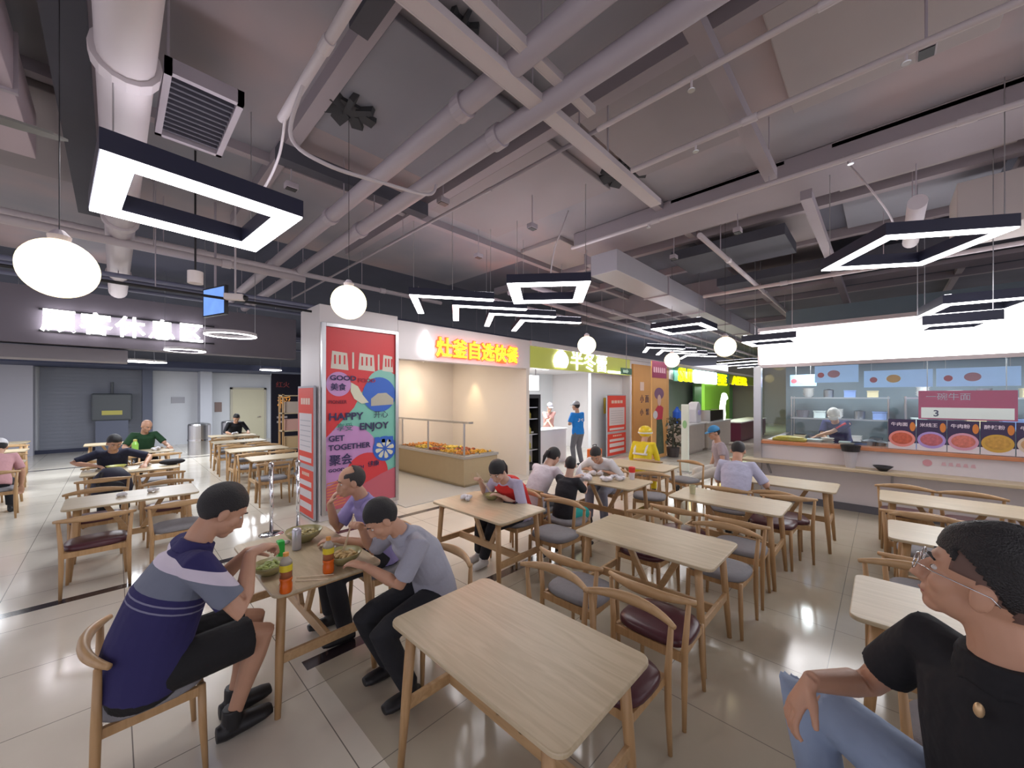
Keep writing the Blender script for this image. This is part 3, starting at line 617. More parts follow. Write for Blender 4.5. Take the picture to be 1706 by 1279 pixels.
def person(label, hip, heading, s=1.0, lean=15, lean2=20, turn=0, head=(0, 20, 0), hands=None, feet=None, curl=(35, 35), hdir=(None, None), skin=None, hair='short', hairm=None,
           shirt=None, sleeve=.62, pants=None, shorts=False, shoes=None, vox=.012, stand=False, collar=None, knee_pole=None, cap=None, glasses=False, eyes=True, elbow=None, name='person', pname='trousers', pal=(None, None), belly=0, openarm=False):
    skin = skin or SKIN; hairm = hairm or HAIR
    t = thing(name, label, 'person', (hip[0], hip[1], 0)); O = V((hip[0], hip[1], 0))
    H = V((0, 0, hip[2])); Fh = V((math.cos(math.radians(heading)), math.sin(math.radians(heading)), 0)); U = V((0, 0, 1)); Lh = U.cross(Fh)
    th = heading+turn; F = V((math.cos(math.radians(th)), math.sin(math.radians(th)), 0)); L = U.cross(F)
    def up(a): return (U*math.cos(math.radians(a))+F*math.sin(math.radians(a))).normalized()
    u1, u2, u3 = up(lean), up(lean+lean2*.5), up(lean+lean2)
    waist = H+u1*.13*s; chest = waist+u2*.17*s; upper = chest+u3*.13*s; neck = upper+u3*.075*s
    un = up(lean+lean2*.8); hy, hp, hr = head
    hh = math.radians(th+hy); hf0 = V((math.cos(hh), math.sin(hh), 0)); hf = (hf0*math.cos(math.radians(hp))-U*math.sin(math.radians(hp))).normalized()
    hl = U.cross(hf0).normalized(); hu = hf.cross(hl).normalized(); 
    if hr: R_ = Matrix.Rotation(math.radians(hr), 3, hf); hl = R_ @ hl; hu = R_ @ hu
    nk = neck+un*.05*s; hc = nk+un*.075*s+hf*.03*s+hu*.045*s
    HM = Matrix((hf, hl, hu)).transposed()
    def hp_(f, l, u): return hc+(hf*f+hl*l+hu*u)*s
    sho = [neck-u3*.045*s+L*sg*.165*s for sg in (1, -1)]
    hipj = [H+Lh*sg*.085*s for sg in (1, -1)]
    W = []; E_ = []
    if hands is None: hands = (None, None)
    for i, sg in enumerate((1, -1)):
        tgt = V(hands[i])-O if hands[i] is not None else sho[i]+V((0, 0, -.5*s))+F*.08+L*sg*.06
        pole = V(elbow[i]) if elbow and elbow[i] is not None else (L*sg*.55-U*.8-F*.25)
        e, wv = ik(sho[i], tgt, .275*s, .25*s, pole); E_.append(e); W.append(wv)
    K = []; A = []
    for i, sg in enumerate((1, -1)):
        if feet is not None and feet[i] is not None: a = V(feet[i])-O+V((0, 0, .085*s))
        elif stand: a = V((0, 0, .085*s))+Lh*sg*.10*s+Fh*(.03*sg)
        else: a = H+Fh*.40*s+Lh*sg*.12*s; a.z = .085*s
        pole = V(knee_pole[i]) if knee_pole and knee_pole[i] is not None else (Fh+U*.7 if not stand else Fh)
        k, a2 = ik(hipj[i], a, .43*s, .42*s, pole); K.append(k); A.append(a2)
    # ---- body, one continuous surface
    b = MB()
    b.sweep([H-U*.08*s, H+u1*.02*s, waist, chest, upper, neck-u3*.03*s], [(.13*s, .10*s), (.16*s, .115*s), (.135*s, .10*s+belly), (.155*s, .11*s+belly*.4), (.155*s, .09*s), (.07*s, .06*s)], side=L, n=18)
    b.sweep([upper+u3*.02*s, neck, nk, hp_(-.012, 0, -.04)], [.07*s, .058*s, .055*s, .052*s], n=14)
    b.ell(hp_(-.012, 0, .022), (.097*s, .076*s, .098*s), HM, 24, 16)
    b.ell(hp_(.022, 0, -.045), (.066*s, .060*s, .062*s), HM, 20, 12)
    b.ell(hp_(.060, 0, -.088), (.026*s, .030*s, .022*s), HM, 12, 8)
    b.sweep([hp_(.082, 0, .012), hp_(.096, 0, -.012), hp_(.104, 0, -.036), hp_(.088, 0, -.044)], [.009*s, .012*s, .0155*s, .010*s], n=10)
    b.ell(hp_(.074, 0, .03), (.016*s, .052*s, .012*s), HM); b.ell(hp_(.083, 0, -.061), (.011*s, .025*s, .006*s), HM); b.ell(hp_(.081, 0, -.072), (.011*s, .021*s, .007*s), HM)
    for sg in (1, -1):
        b.ell(hp_(.052, sg*.038, -.022), (.028*s, .026*s, .03*s), HM)
        b.ell(hp_(-.008, sg*.080, -.012), (.020*s, .009*s, .032*s), HM)
    for i, sg in enumerate((1, -1)):
        b.sweep([upper+L*sg*.08*s, sho[i], sho[i].lerp(E_[i], .45), E_[i], E_[i].lerp(W[i], .3), W[i]], [.06*s, .052*s, .044*s, .036*s, .038*s, .026*s], n=12)
        # hand
        fd = (W[i]-E_[i]).normalized()
        if hdir[i] is not None: d = V(hdir[i]).normalized()
        else: d = (fd+F*.1-U*.15).normalized()
        pn = V(pal[i]).normalized() if pal[i] is not None else -U   # palm normal
        sd = d.cross(pn)
        if sd.length < .05: sd = d.orthogonal()
        sd.normalize(); pn = sd.cross(d).normalized()
        if pal[i] is not None and pn.dot(V(pal[i])) < 0: pn = -pn
        if pal[i] is None and pn.z > 0: pn = -pn
        inner = -L*sg  # thumb points towards the body midline
        ts = 1 if sd.dot(inner) > 0 else -1
        b.sweep([W[i]-d*.01*s, W[i]+d*.03*s, W[i]+d*.075*s, W[i]+d*.088*s], [(.026*s, .019*s), (.036*s, .016*s), (.042*s, .014*s), (.040*s, .011*s)], side=sd, n=14)
        cr = math.radians(curl[i])
        for q in range(4):
            off = (-1.5+q)*.0205*s; ln = (.9, 1.0, .96, .78)[q if ts < 0 else q] if ts < 0 else (.78, .96, 1.0, .9)[q]
            # finger nearest the thumb is index
            p = W[i]+d*.082*s+sd*off; pts = [p-d*.012*s, p]; a = cr*.35
            for sl in (.040, .027, .021):
                dd = (d*math.cos(a)+pn*math.sin(a)).normalized(); p = p+dd*sl*ln*s; pts.append(p); a += cr
            b.sweep(pts, [.0092*s, .0092*s, .0088*s, .0080*s, .0066*s], side=sd, n=8)
        tp = W[i]+d*.022*s+sd*ts*.024*s; td = (d*.75+sd*ts*.75+pn*.35).normalized()
        b.sweep([tp-td*.012, tp+td*.028*s, tp+(td*.050+d*.008)*s, tp+(td*.060+d*.028+pn*.012)*s], [.013*s, .0125*s, .0105*s, .008*s], n=8)
    for i, sg in enumerate((1, -1)):
        b.sweep([hipj[i]+Fh*-.02, hipj[i].lerp(K[i], .35), K[i].lerp(hipj[i], .1), K[i], K[i].lerp(A[i], .28), K[i].lerp(A[i], .7), A[i]], [.085*s, .076*s, .056*s, .054*s, .053*s, .036*s, .032*s], n=14)
        fdv = Fh if abs((A[i]-K[i]).normalized().z) > .6 else (U*.7+Fh*.5).normalized()
        b.sweep([A[i]-fdv*.03*s, A[i]+fdv*.06*s-U*.045*s, A[i]+fdv*.15*s-U*.06*s], [.033*s, (.036*s, .028*s), (.036*s, .016*s)], side=Lh, n=12)
    b.build('body', skin, t, remesh=vox*.62, relax=3)
    # ---- shirt
    if shirt is not None:
        g = 1.13; c = MB()
        c.sweep([H-u1*.06*s, H+u1*.04*s, waist, chest, upper, neck-u3*.045*s, neck-u3*.01*s], [(.178*s, .135*s), (.178*s, .135*s+belly*.7), (.16*s, .122*s+belly), (.172*s, .128*s+belly*.4), (.17*s, .108*s), (.105*s, .080*s), (.072*s, .064*s)], side=L, n=24)
        for i, sg in enumerate((1, -1)):
            ends = sho[i].lerp(E_[i], min(1, sleeve))
            if sleeve <= 1: pts = [upper+L*sg*.06*s, sho[i], sho[i].lerp(ends, .5), ends]; rr = [.070*s, .066*s, .060*s, .061*s]
            else:
                ends = E_[i].lerp(W[i], sleeve-1); pts = [upper+L*sg*.06*s, sho[i], sho[i].lerp(E_[i], .5), E_[i], ends]; rr = [.070*s, .066*s, .056*s, .048*s, .038*s]
            c.sweep(pts, rr, n=18)
        c.build('shirt', shirt, t, remesh=vox*.8, relax=2)
        if collar is not None:
            q = MB(); q.sweep([neck-u3*.035*s, neck+un*.0*s, neck+un*.022*s], [(.092*s, .080*s), (.078*s, .070*s), (.074*s, .067*s)], side=L, n=24, caps=True)
            for sg in (1, -1):
                c0 = neck+F*.06*s
                q.sweep([neck+L*sg*.055*s+F*.03*s+un*.01*s, c0+L*sg*.03*s-u3*.02*s, c0+L*sg*.035*s-u3*.065*s+F*.012*s], [(.018*s, .008*s), (.020*s, .008*s), (.006*s, .005*s)], side=L, n=10)
            q.build('collar', collar, t, remesh=vox*.6, relax=1)
    if pants is not None:
        c = MB()
        c.sweep([H-U*.105*s-(Fh*.0), H-U*.04*s, H+u1*.03*s, H+u1*.10*s], [(.135*s, .115*s), (.168*s, .130*s), (.165*s, .125*s), (.150*s, .112*s)], side=Lh, n=22)
        for i, sg in enumerate((1, -1)):
            if shorts: pts = [hipj[i]-Fh*.03*s, hipj[i].lerp(K[i], .4), hipj[i].lerp(K[i], .86)]; rr = [.088*s, .092*s, .092*s]
            else:
                pts = [hipj[i]-Fh*.03*s, hipj[i].lerp(K[i], .35), K[i].lerp(hipj[i], .12), K[i], K[i].lerp(A[i], .25), K[i].lerp(A[i], .93)]; rr = [.088*s, .090*s, .072*s, .070*s, .068*s, .058*s]
            c.sweep(pts, rr, n=16)
        c.build(pname, pants, t, remesh=vox, relax=2)
    if shoes is not None:
        for i in range(2):
            fdv = Fh if abs((A[i]-K[i]).normalized().z) > .6 else (U*.75+Fh*.45).normalized()
            dn = -U if fdv is Fh else (A[i]-K[i]).normalized(); bse = A[i]+dn*.045*s
            c = MB(); c.sweep([bse-fdv*.065*s, bse-fdv*.03*s, bse+fdv*.06*s, bse+fdv*.13*s, bse+fdv*.168*s], [(.030*s, .036*s), (.040*s, .042*s), (.047*s, .038*s), (.047*s, .031*s), (.034*s, .022*s)], side=Lh, n=14)
            c.sweep([A[i]-dn*.055*s, A[i]+dn*.03*s], [.043*s, .045*s], n=14)
            c.build('shoe', shoes, t, remesh=vox*.7, relax=1)
    # ---- hair
    if hair:
        top = {'short': (.100, .083, .102), 'long': (.104, .088, .104), 'bald': (.100, .081, .099), 'flat': (.104, .084, .104), 'crop': (.099, .080, .101)}[hair]
        cen = {'short': (-.018, .030), 'long': (-.02, .028), 'bald': (-.020, .026), 'flat': (-.016, .036), 'crop': (-.018, .028)}[hair]
        vs = MB().ell((0, 0, 0), (1, 1, 1), None, *((96, 72) if vox < .0105 else (40, 28))); rnd = random.Random(len(label))
        out = []
        for (x, y, z) in vs.v:
            f, l, u = cen[0]+top[0]*x, top[1]*y, cen[1]+top[2]*z
            line = .055 if f > .06 else (.055-(.06-f)/.05*.045 if f > .01 else (.01-(.01-f)/.03*.035 if f > -.02 else (-.025-(-.02-f)/.04*.05 if f > -.06 else -.075)))
            if hair == 'long': line -= .03
            if hair == 'bald' and f > .02: line = .045 if abs(l) > .05 else .2
            if hair == 'flat' and f < .045: line += .034
            if hair == 'bald' and u > .085 and f > -.035: k = .80
            elif u < line: k = .80
            else:
                k = 1+.012*rnd.random()+.014*math.sin(f*60+l*30)*math.sin(l*50+u*40)
                if hair == 'flat' and u > .06: k += .075*min(1, (u-.06)/.04)*(1 if f > -.09 else .6)
                if hair in ('flat', 'crop') and u < .03: k -= .012
            out.append(hp_(cen[0]+top[0]*x*k, top[1]*y*k, cen[1]+top[2]*z*k))
        vs.v = [tuple(p) for p in out]
        if hair == 'long':
            vs.sweep([hp_(-.10, 0, .03), hp_(-.135, 0, -.0), hp_(-.145, .01, -.08), hp_(-.12, .015, -.17)], [.022*s, .030*s, .026*s, .008*s], n=12)
        vs.build('hair', hairm, t, smooth=True)
    if hair == 'flat':
        sb = MB().ell((0, 0, 0), (1, 1, 1), None, 64, 48); o_ = []
        for (x, y, z) in sb.v:
            f, l, u = -.014+.100*x, .0805*y, .028+.100*z
            ok = u > (.02 if f > .01 else (-.02 if f > -.05 else -.07)) and f < .05
            o_.append(hp_(-.014+.100*x*(1 if ok else .8), .0805*y*(1 if ok else .8), .028+.100*z*(1 if ok else .8)))
        sb.v = [tuple(p) for p in o_]; sb.build('faded_sides', mat('hair_fade', (.13, .075, .06), .7), t, smooth=True)
    if cap is not None:
        c = MB(); cc = MB().ell((0, 0, 0), (1, 1, 1), None, 32, 20)
        cc.v = [tuple(hp_(-.014+.108*x, .090*y, .045+(.10*z if z > 0 else .018*z))) for x, y, z in cc.v]
        cc.build('cap_crown', cap, t, smooth=True)
        c.sweep([hp_(.055, 0, .045), hp_(.11, 0, .046), hp_(.155, 0, .034)], [(.078*s, .008*s), (.074*s, .007*s), (.04*s, .005*s)], side=hl, n=16); c.build('cap_brim', cap, t, smooth=True)
    if eyes:
        for sg in (1, -1):
            MB().ell(hp_(.0715, sg*.030, .004), (.009*s, .0125*s, .0062*s), HM, 14, 10).build('eye', mat('eye_white', (.7, .68, .66), .3), t, smooth=True)
            MB().ell(hp_(.0775, sg*.030, .003), (.0045*s, .0055*s, .0055*s), HM, 10, 8).build('iris', mat('eye_dark', (.02, .012, .01), .2), t, smooth=True)
            MB().sweep([hp_(.082, sg*.012, .026), hp_(.088, sg*.03, .032), hp_(.074, sg*.052, .027)], [.003*s, .0042*s, .002*s], n=8).build('eyebrow', hairm, t, smooth=True)
        MB().sweep([hp_(.081, -.021, -.067), hp_(.0905, 0, -.066), hp_(.081, .021, -.067)], [(.002*s, .005*s), (.0035*s, .007*s), (.002*s, .005*s)], side=hu, n=8).build('lips', mat('lip', (.40, .15, .12), .5), t, smooth=True)
    if glasses:
        g_ = MB()
        for sg in (1, -1):
            g_.sweep([hp_(.106, sg*(.030+.023*math.cos(a)), .004+.020*math.sin(a)) for a in [2*PI*k/20 for k in range(21)]], .0018*s, n=6)
            g_.sweep([hp_(.106, sg*.053, .008), hp_(.07, sg*.080, .008), hp_(-.02, sg*.088, .002), hp_(-.035, sg*.086, -.012)], .0014*s, n=6)
        g_.sweep([hp_(.106, -.008, .006), hp_(.106, .008, .006)], .0016*s, n=6); g_.build('glasses', CHROME, t, smooth=True)
    return dict(t=t, O=O, W=[w_+O for w_ in W], E=[e+O for e in E_], hc=hc+O, K=[k+O for k in K], neck=neck+O, chest=chest+O, F=F, L=L, u2=u2, u3=u3, upper=upper, waist=waist, hf=hf, sho=[q+O for q in sho])
def striped(name, origin, axis, stops):
    """stops: distance along the body axis -> colour, constant bands"""
    m = bpy.data.materials.new(name); m.use_nodes = True; nt = m.node_tree; b = nt.nodes['Principled BSDF']
    tc = nt.nodes.new('ShaderNodeTexCoord'); dt = nt.nodes.new('ShaderNodeVectorMath'); dt.operation = 'DOT_PRODUCT'; dt.inputs[1].default_value = axis
    nt.links.new(tc.outputs['Object'], dt.inputs[0])
    mr = nt.nodes.new('ShaderNodeMapRange'); mr.inputs['From Min'].default_value = origin; mr.inputs['From Max'].default_value = origin+1
    nt.links.new(dt.outputs['Value'], mr.inputs[0]); nt.links.new(ramp(nt, mr.outputs[0], stops, 'CONSTANT'), b.inputs['Base Color']); b.inputs['Roughness'].default_value = .85
    n2 = nt.nodes.new('ShaderNodeTexNoise'); n2.inputs['Scale'].default_value = 12; nt.links.new(tc.outputs['Object'], n2.inputs['Vector'])
    bp = nt.nodes.new('ShaderNodeBump'); bp.inputs['Strength'].default_value = .5; bp.inputs['Distance'].default_value = .02
    nt.links.new(n2.outputs['Fac'], bp.inputs['Height']); nt.links.new(bp.outputs['Normal'], b.inputs['Normal'])
    return m
SHOE = mat('black_shoe', (.012, .012, .014), .5)
NV = (.022, .018, .10); GB = (.16, .18, .24); WH = (.62, .56, .66)
ax = V((math.sin(math.radians(22)), 0, math.cos(math.radians(22))))
polo = striped('striped_polo', .45, ax, [(0, NV), (.39, (.2, .2, .3)), (.396, NV), (.42, (.2, .2, .3)), (.426, NV), (.455, GB), (.56, WH), (.61, NV)])
P1 = person('person in striped navy polo and black shorts bent over a bowl at the left', (.10, 2.58, .58), 2, s=1.15, lean=12, lean2=14, head=(0, 36, 0),
    hands=((.55, 2.66, 1.0), (.51, 2.46, 1.05)), feet=((.50, 2.80, 0), (.46, 2.62, 0)), curl=(62, 66), shirt=polo, sleeve=.74, pants=cloth('black_shorts', (.008, .008, .01)), shorts=True, shoes=SHOE,
    collar=mat('navy_collar', NV, .8), vox=.010, hair='short', belly=.03, hdir=((.8, -.3, .1), (.8, .3, .1)), pname='shorts')
P3 = person('person in a grey blue shirt, back to the empty table, eating noodles with chopsticks', (1.55, 2.25, .56), 178, s=1.04, lean=12, lean2=30, head=(-12, 42, 0),
    hands=((1.13, 2.40, .80), (1.17, 2.54, 1.0)), feet=((1.28, 2.12, 0), (1.30, 2.42, 0)), curl=(30, 60), shirt=cloth('grey_blue_shirt', (.36, .37, .44)), sleeve=.8, pants=cloth('dark_trousers', (.012, .013, .018)),
    shoes=SHOE, collar=cloth('grey_blue_shirt', (.36, .37, .44)), vox=.010)
P2 = person('person in a purple polo shirt with thinning hair, hand at mouth, beside the column', (1.62, 3.12, .56), 176, s=1.03, lean=10, lean2=18, head=(-10, 12, 0),
    hands=((1.20, 3.0, .80), (1.22, 3.24, 1.03)), feet=((1.25, 3.0, 0), (1.25, 3.3, 0)), curl=(30, 75), hdir=(None, (.25, -.25, .6)), pal=(None, (.8, -.5, -.3)), shirt=cloth('purple_shirt', (.30, .26, .52)), sleeve=.8, pants=cloth('dark_trousers', (.012, .013, .018)),
    shoes=SHOE, collar=cloth('purple_shirt', (.30, .26, .52)), vox=.011, hair='bald', hairm=GREYH, elbow=(None, (-.3, .1, -1)))
P4 = person('person in a red sleeveless vest over a lilac shirt eating from a green bowl', (3.28, 3.07, .55), 186, lean=12, lean2=34, head=(10, 38, 0), hands=((2.95, 2.98, .80), (2.92, 3.32, .92)),
    feet=((2.85, 3.2, 0), (2.95, 3.38, 0)), curl=(35, 60), shirt=cloth('lilac_shirt', (.50, .46, .62)), sleeve=.85, pants=cloth('dark_trousers', (.012, .013, .018)), shoes=mat('white_shoe', (.6, .58, .56), .6), skin=SKINL, hair='long')
# the red vest is its own garment
q = P4; H_ = V((0, 0, .55)); F_, L_ = q['F'], q['L']; nkl = q['neck']-q['O']; chl = q['chest']-q['O']
upl = q['upper']; wl = q['waist']
MB().sweep([H_-V((0, 0, .03)), H_+V((0, 0, .04)), wl, chl, upl, nkl-q['u3']*.05, nkl-q['u3']*.02], [(.19, .147), (.19, .147), (.172, .134), (.184, .142), (.182, .122), (.135, .096), (.09, .078)], side=L_, n=24).build('vest', cloth('red_vest', (.66, .03, .025)), q['t'], remesh=.012, relax=3)
P5 = person('person in a white top with a black ponytail leaning towards the takeaway table', (3.76, 3.25, .55), 0, lean=24, lean2=20, head=(-5, 35, 0), hands=((4.3, 3.35, .80), (4.3, 3.08, .80)), shirt=cloth('white_top', (.62, .56, .60)), sleeve=.9,
    pants=cloth('grey_trousers', (.15, .15, .17)), shoes=SHOE, skin=SKINL, hair='long', vox=.014)
P6 = person('child in a black and teal top and teal shorts seen from behind', (3.70, 2.72, .52), -4, s=.84, lean=6, lean2=12, head=(35, 10, 0), hands=((4.12, 2.85, .86), (4.12, 2.7, .80)), feet=((4.0, 2.8, .05), (4.0, 2.62, .05)),
    shirt=striped('child_top', .5, V((0, 0, 1)), [(0, (.01, .01, .012)), (.02, (.015, .015, .02)), (.9, (.01, .01, .012))]), sleeve=.8, pants=cloth('teal_shorts', (.02, .38, .34)), shorts=True, shoes=SHOE, skin=SKINL, hair='crop', vox=.013, pname='shorts')
P7 = person('person in a white shirt bent low over white takeaway bags, facing the child', (5.32, 3.08, .56), 188, lean=24, lean2=26, head=(8, 45, 0), hands=((4.98, 2.88, .80), (5.0, 3.2, .80)), shirt=cloth('white_shirt', (.66, .66, .68)), sleeve=.9,
    pants=cloth('check_trousers', (.30, .32, .42), .4), shoes=SHOE, vox=.014, hair='crop')
YEL = cloth('yellow_jacket', (.72, .56, .02))
P8 = person('delivery rider in a yellow jacket with reflective straps and yellow helmet, seen from behind', (6.84, 3.24, .56), 10, lean=10, lean2=18, head=(0, 15, 0), shirt=YEL, sleeve=1.8, pants=YEL, shoes=SHOE, vox=.015, hair='crop', eyes=False)
h8 = P8['hc']-P8['O']; MB().ell(h8+V((-.012, 0, .045)), (.135, .125, .115), None, 28, 18).build('helmet', mat('yellow_helmet', (.75, .55, .02), .3), P8['t'], smooth=True)
MB().lathe([(.130, -.012), (.136, -.005), (.136, .012), (.130, .018)], c=h8+V((-.012, 0, .02)), n=28).build('helmet_band', mat('helmet_white', (.7, .7, .7), .4), P8['t'])
REF = mat('reflective_tape', (.66, .64, .60), .3)
c8 = P8['chest']-P8['O']; u8 = P8['u3']
for sg in (1, -1):
    MB().sweep([c8-u8*.02+V((-.138, sg*.10, 0)), c8+u8*.08+V((-.128, sg*.11, 0)), c8+u8*.155+V((-.085, sg*.105, 0)), c8+u8*.175+V((-.02, sg*.10, 0))], [(.02, .006)]*4, side=(0, 1, 0), n=8).build('strap', REF, P8['t'])
MB().sweep([c8-u8*.02+V((-.115, .14, 0)), c8-u8*.02+V((-.142, 0, 0)), c8-u8*.02+V((-.115, -.14, 0))], [(.02, .006)]*3, side=u8, n=8).build('reflective_band', REF, P8['t'])
P9 = person('person in a blue cap and dusty grey purple top with one black boot stretched out', (7.75, 2.12, .57), 122, lean=2, lean2=12, head=(10, 18, 0), feet=((7.38, 2.80, .10), (7.62, 2.58, 0)), shirt=cloth('dusty_top', (.36, .30, .33)), sleeve=.7,
    pants=cloth('white_trousers', (.62, .60, .56)), shoes=mat('dark_boot', (.03, .035, .04), .5), cap=mat('blue_cap', (.03, .20, .42), .6), vox=.015, hair='crop')
P10 = person('person in a pale lilac shirt with back to the camera facing the counter wall', (5.52, 1.36, .56), 8, s=1.04, lean=10, lean2=24, head=(0, 40, 0), hands=((5.98, 1.5, .8), (5.98, 1.12, .8)), shirt=cloth('pale_lilac_shirt', (.50, .50, .64)), sleeve=.85,
    pants=cloth('navy_trousers', (.02, .022, .04)), shoes=SHOE, vox=.013, hair='crop', eyes=False)
P11 = person('person in a navy T-shirt eating alone in the rest area, elbows wide', (-.02, 9.08, .56), 272, s=1.04, lean=12, lean2=22, head=(12, 35, 0), hands=((.35, 8.62, .80), (-.22, 8.72, .84)), shirt=cloth('navy_tee', (.012, .014, .035)), sleeve=.85,
    pants=cloth('dark_trousers', (.012, .013, .018)), shoes=SHOE, vox=.015, hair='short', elbow=((1, 0, -.3), (-1, 0, -.3)))
P12 = person('bald person in a dark green T-shirt at the table behind the man in navy', (.45, 11.95, .58), 275, s=1.1, lean=10, lean2=18, head=(25, 30, 0), hands=((.85, 11.4, .80), (.2, 11.4, .80)), shirt=cloth('green_tee', (.012, .055, .02)), sleeve=.8,
    pants=cloth('dark_trousers', (.012, .013, .018)), shoes=SHOE, vox=.016, hair='', hairm=GREYH)
P13 = person('person in black eating at the farthest table of the rest area', (2.65, 14.75, .58), 268, s=1.08, lean=8, lean2=20, head=(0, 40, 0), hands=((2.9, 14.2, .8), (2.4, 14.2, .8)), shirt=cloth('black_tee', (.008, .008, .012)), sleeve=1.5,
    pants=cloth('dark_trousers', (.012, .013, .018)), shoes=SHOE, vox=.018, hair='crop')
P14 = person('person in a white cap and pink top cut by the left frame edge', (-1.30, 9.95, .56), 90, lean=20, lean2=30, head=(0, 20, 0), shirt=cloth('pink_top', (.55, .30, .32)), sleeve=.8, pants=cloth('dark_trousers', (.012, .013, .018)), shoes=SHOE, cap=mat('white_cap', (.7, .7, .72), .6), vox=.016, eyes=False)
P15 = person('person standing in a bright blue T-shirt, grey trousers and cap at the stall counter', (8.74, 5.95, .94), 75, s=1.03, stand=True, lean=2, lean2=4, head=(20, 5, 0), hands=((8.7, 6.2, 1.15), (8.95, 6.25, 1.15)), shirt=cloth('bright_blue_tee', (.01, .20, .62)),
    sleeve=.8, pants=cloth('grey_trousers', (.15, .15, .17)), shoes=SHOE, cap=mat('grey_cap', (.35, .35, .38), .6), vox=.016, eyes=False)
c15 = P15['chest']-P15['O']; R15 = Matrix((P15['F'], P15['L'], P15['u3'])).transposed(); m15 = MB()
for dx, dz in ((-.06, .04), (-.06, -.01), (.05, .04), (.05, .0), (-.02, .02), (.08, -.02)): m15.obox(c15-P15['F']*.131+P15['L']*dx+V((0, 0, dz)), (.006, .045, .018), R15)
m15.build('shirt_marks', mat('mark_white', (.7, .7, .74), .6), P15['t'])
P16 = person('kitchen worker in a pink uniform and patterned cap behind the white stall counter', (9.4, 7.5, .92), 235, stand=True, lean=4, lean2=10, head=(0, 25, 0), hands=((8.9, 7.3, 1.02), (9.1, 7.15, 1.02)), shirt=cloth('pink_uniform', (.66, .36, .32)), sleeve=.9,
    pants=cloth('grey_trousers', (.15, .15, .17)), shoes=SHOE, cap=mat('pattern_cap', (.4, .38, .42), .6, var=.5, vscale=40), vox=.016, skin=SKINL)
P17 = person('cook in a navy T-shirt with red sleeve flash bending behind the counter glass', (9.75, .58, .98), 165, s=1.05, stand=True, lean=16, lean2=28, head=(20, 40, 0), hands=((9.2, .95, 1.12), (9.15, .75, 1.12)), feet=((9.75, .70, 0), (9.75, .45, 0)), shirt=cloth('navy_cook_tee', (.015, .018, .10)), sleeve=.75,
    pants=cloth('dark_trousers', (.012, .013, .018)), shoes=SHOE, vox=.015, cap=mat('white_cook_cap', (.7, .66, .62), .6))
s17 = P17['sho'][0]-P17['O']; e17 = P17['E'][0]-P17['O']
MB().sweep([s17.lerp(e17, .1)+V((-.05, 0, .03)), s17.lerp(e17, .7)+V((-.052, 0, .02))], [(.02, .012)]*2, n=10).build('sleeve_flash', mat('flash_red', (.7, .04, .06), .6), P17['t'])
# foreground man in black
JEANS = cloth('light_jeans', (.27, .34, .47), .15)
P18 = person('person with glasses, black polo and light jeans, looking up left, nearest the camera', (1.60, -.25, .645), 100, s=1.14, lean=-2, lean2=10, turn=36, head=(-60, -10, 0),
    hands=((1.19, -.06, .98), (1.58, .17, .97)), feet=((1.4, .05, 0), (1.70, .11, .25)), curl=(30, 28), hdir=(None, (-.35, .35, -.75)), pal=(None, (.2, -.6, -.7)), shirt=cloth('black_polo', (.008, .008, .011)), sleeve=.66, pants=JEANS,
    shoes=SHOE, collar=cloth('black_polo', (.008, .008, .011)), glasses=True, vox=.009, hair='flat', knee_pole=(None, (.25, .3, 1)))
# ================================================================ signs, posters, stalls
def glow(name, col, e): return mat(name, col, .5, emit=e, ecol=col)
# rest area lettering
t = thing('illuminated_sign', 'row of glowing white characters mounted on the beam over the rest area', 'sign', (-.96, 11.30, 3.12))
text('顾客休息区', .45, glow('sign_letters', (1, .97, 1), 4), FACE_S, (0, -.03, .05), t, ext=.03, bold=.008, sx=1.0, sp=1.16)
MB().box(-.02, 2.6, .03, .055, .0, .03).box(-.02, 2.6, .03, .055, .40, .43).build('mounting_rail', BLACK, t)
# red stall sign
t = thing('stall_sign', 'red and yellow glowing characters with a white hand mark on the white fascia', 'sign', (3.93, 6.09, 2.66))
text('灶釜自选快餐', .385, glow('sign_red', (1, .05, .01), 3.0), FACE_S, (.30, -.0, .04), t, 'letter_casing', ext=.014, bold=.022, sx=.98)
text('灶釜自选快餐', .385, glow('sign_yellow', (1, .42, .01), 4.0), FACE_S, (.30, -.024, .04), t, 'lettering', ext=.006, bold=.003, sx=.98)
hand = [(-.02, 0), (.20, 0), (.215, .10), (.20, .26), (.14, .32), (.11, .30), (.10, .45), (.075, .46), (.06, .34), (.035, .31), (.02, .33), (.0, .28), (-.015, .24), (-.03, .20), (-.035, .10)]
MB().prism(hand, 0, .03, plane_m(FACE_S, (0, 0, 0))).build('hand_mark', glow('sign_white', (1, .97, 1), 3.5), t)
# green stall sign
t = thing('stall_sign', 'olive green sign panel with white chef hat mark and white glyphs', 'sign', (6.97, 6.12, 2.6))
nt_ = mat('olive_sign', (.36, .38, .07), .5, emit=.30, ecol=(.40, .42, .08), var=.25, vscale=.7)
MB().box(0, 5.08, 0, .05, 0, .56).build('panel', nt_, t)
MB().prism([(.95, .06), (1.42, .06), (1.52, .2), (1.5, .34), (1.38, .45), (1.22, .52), (1.08, .48), (.94, .36), (.88, .2)], 0, .03, plane_m(FACE_S, (0, -.01, 0))).build('hat_mark', glow('sign_white', (1, .97, 1), 3.5), t)
text('半冬蕾', .58, glow('sign_white3', (.9, 1, .85), 1.6), FACE_S, (1.62, -.02, .08), t, ext=.015, bold=.003, sx=1.12)
MB().prism(rrect(1.2, .07, .03, cx=4.2, cy=.06), 0, .02, plane_m(FACE_S, (0, -.01, 0))).build('light_strip', glow('sign_white2', (.9, 1, .85), 3), t)
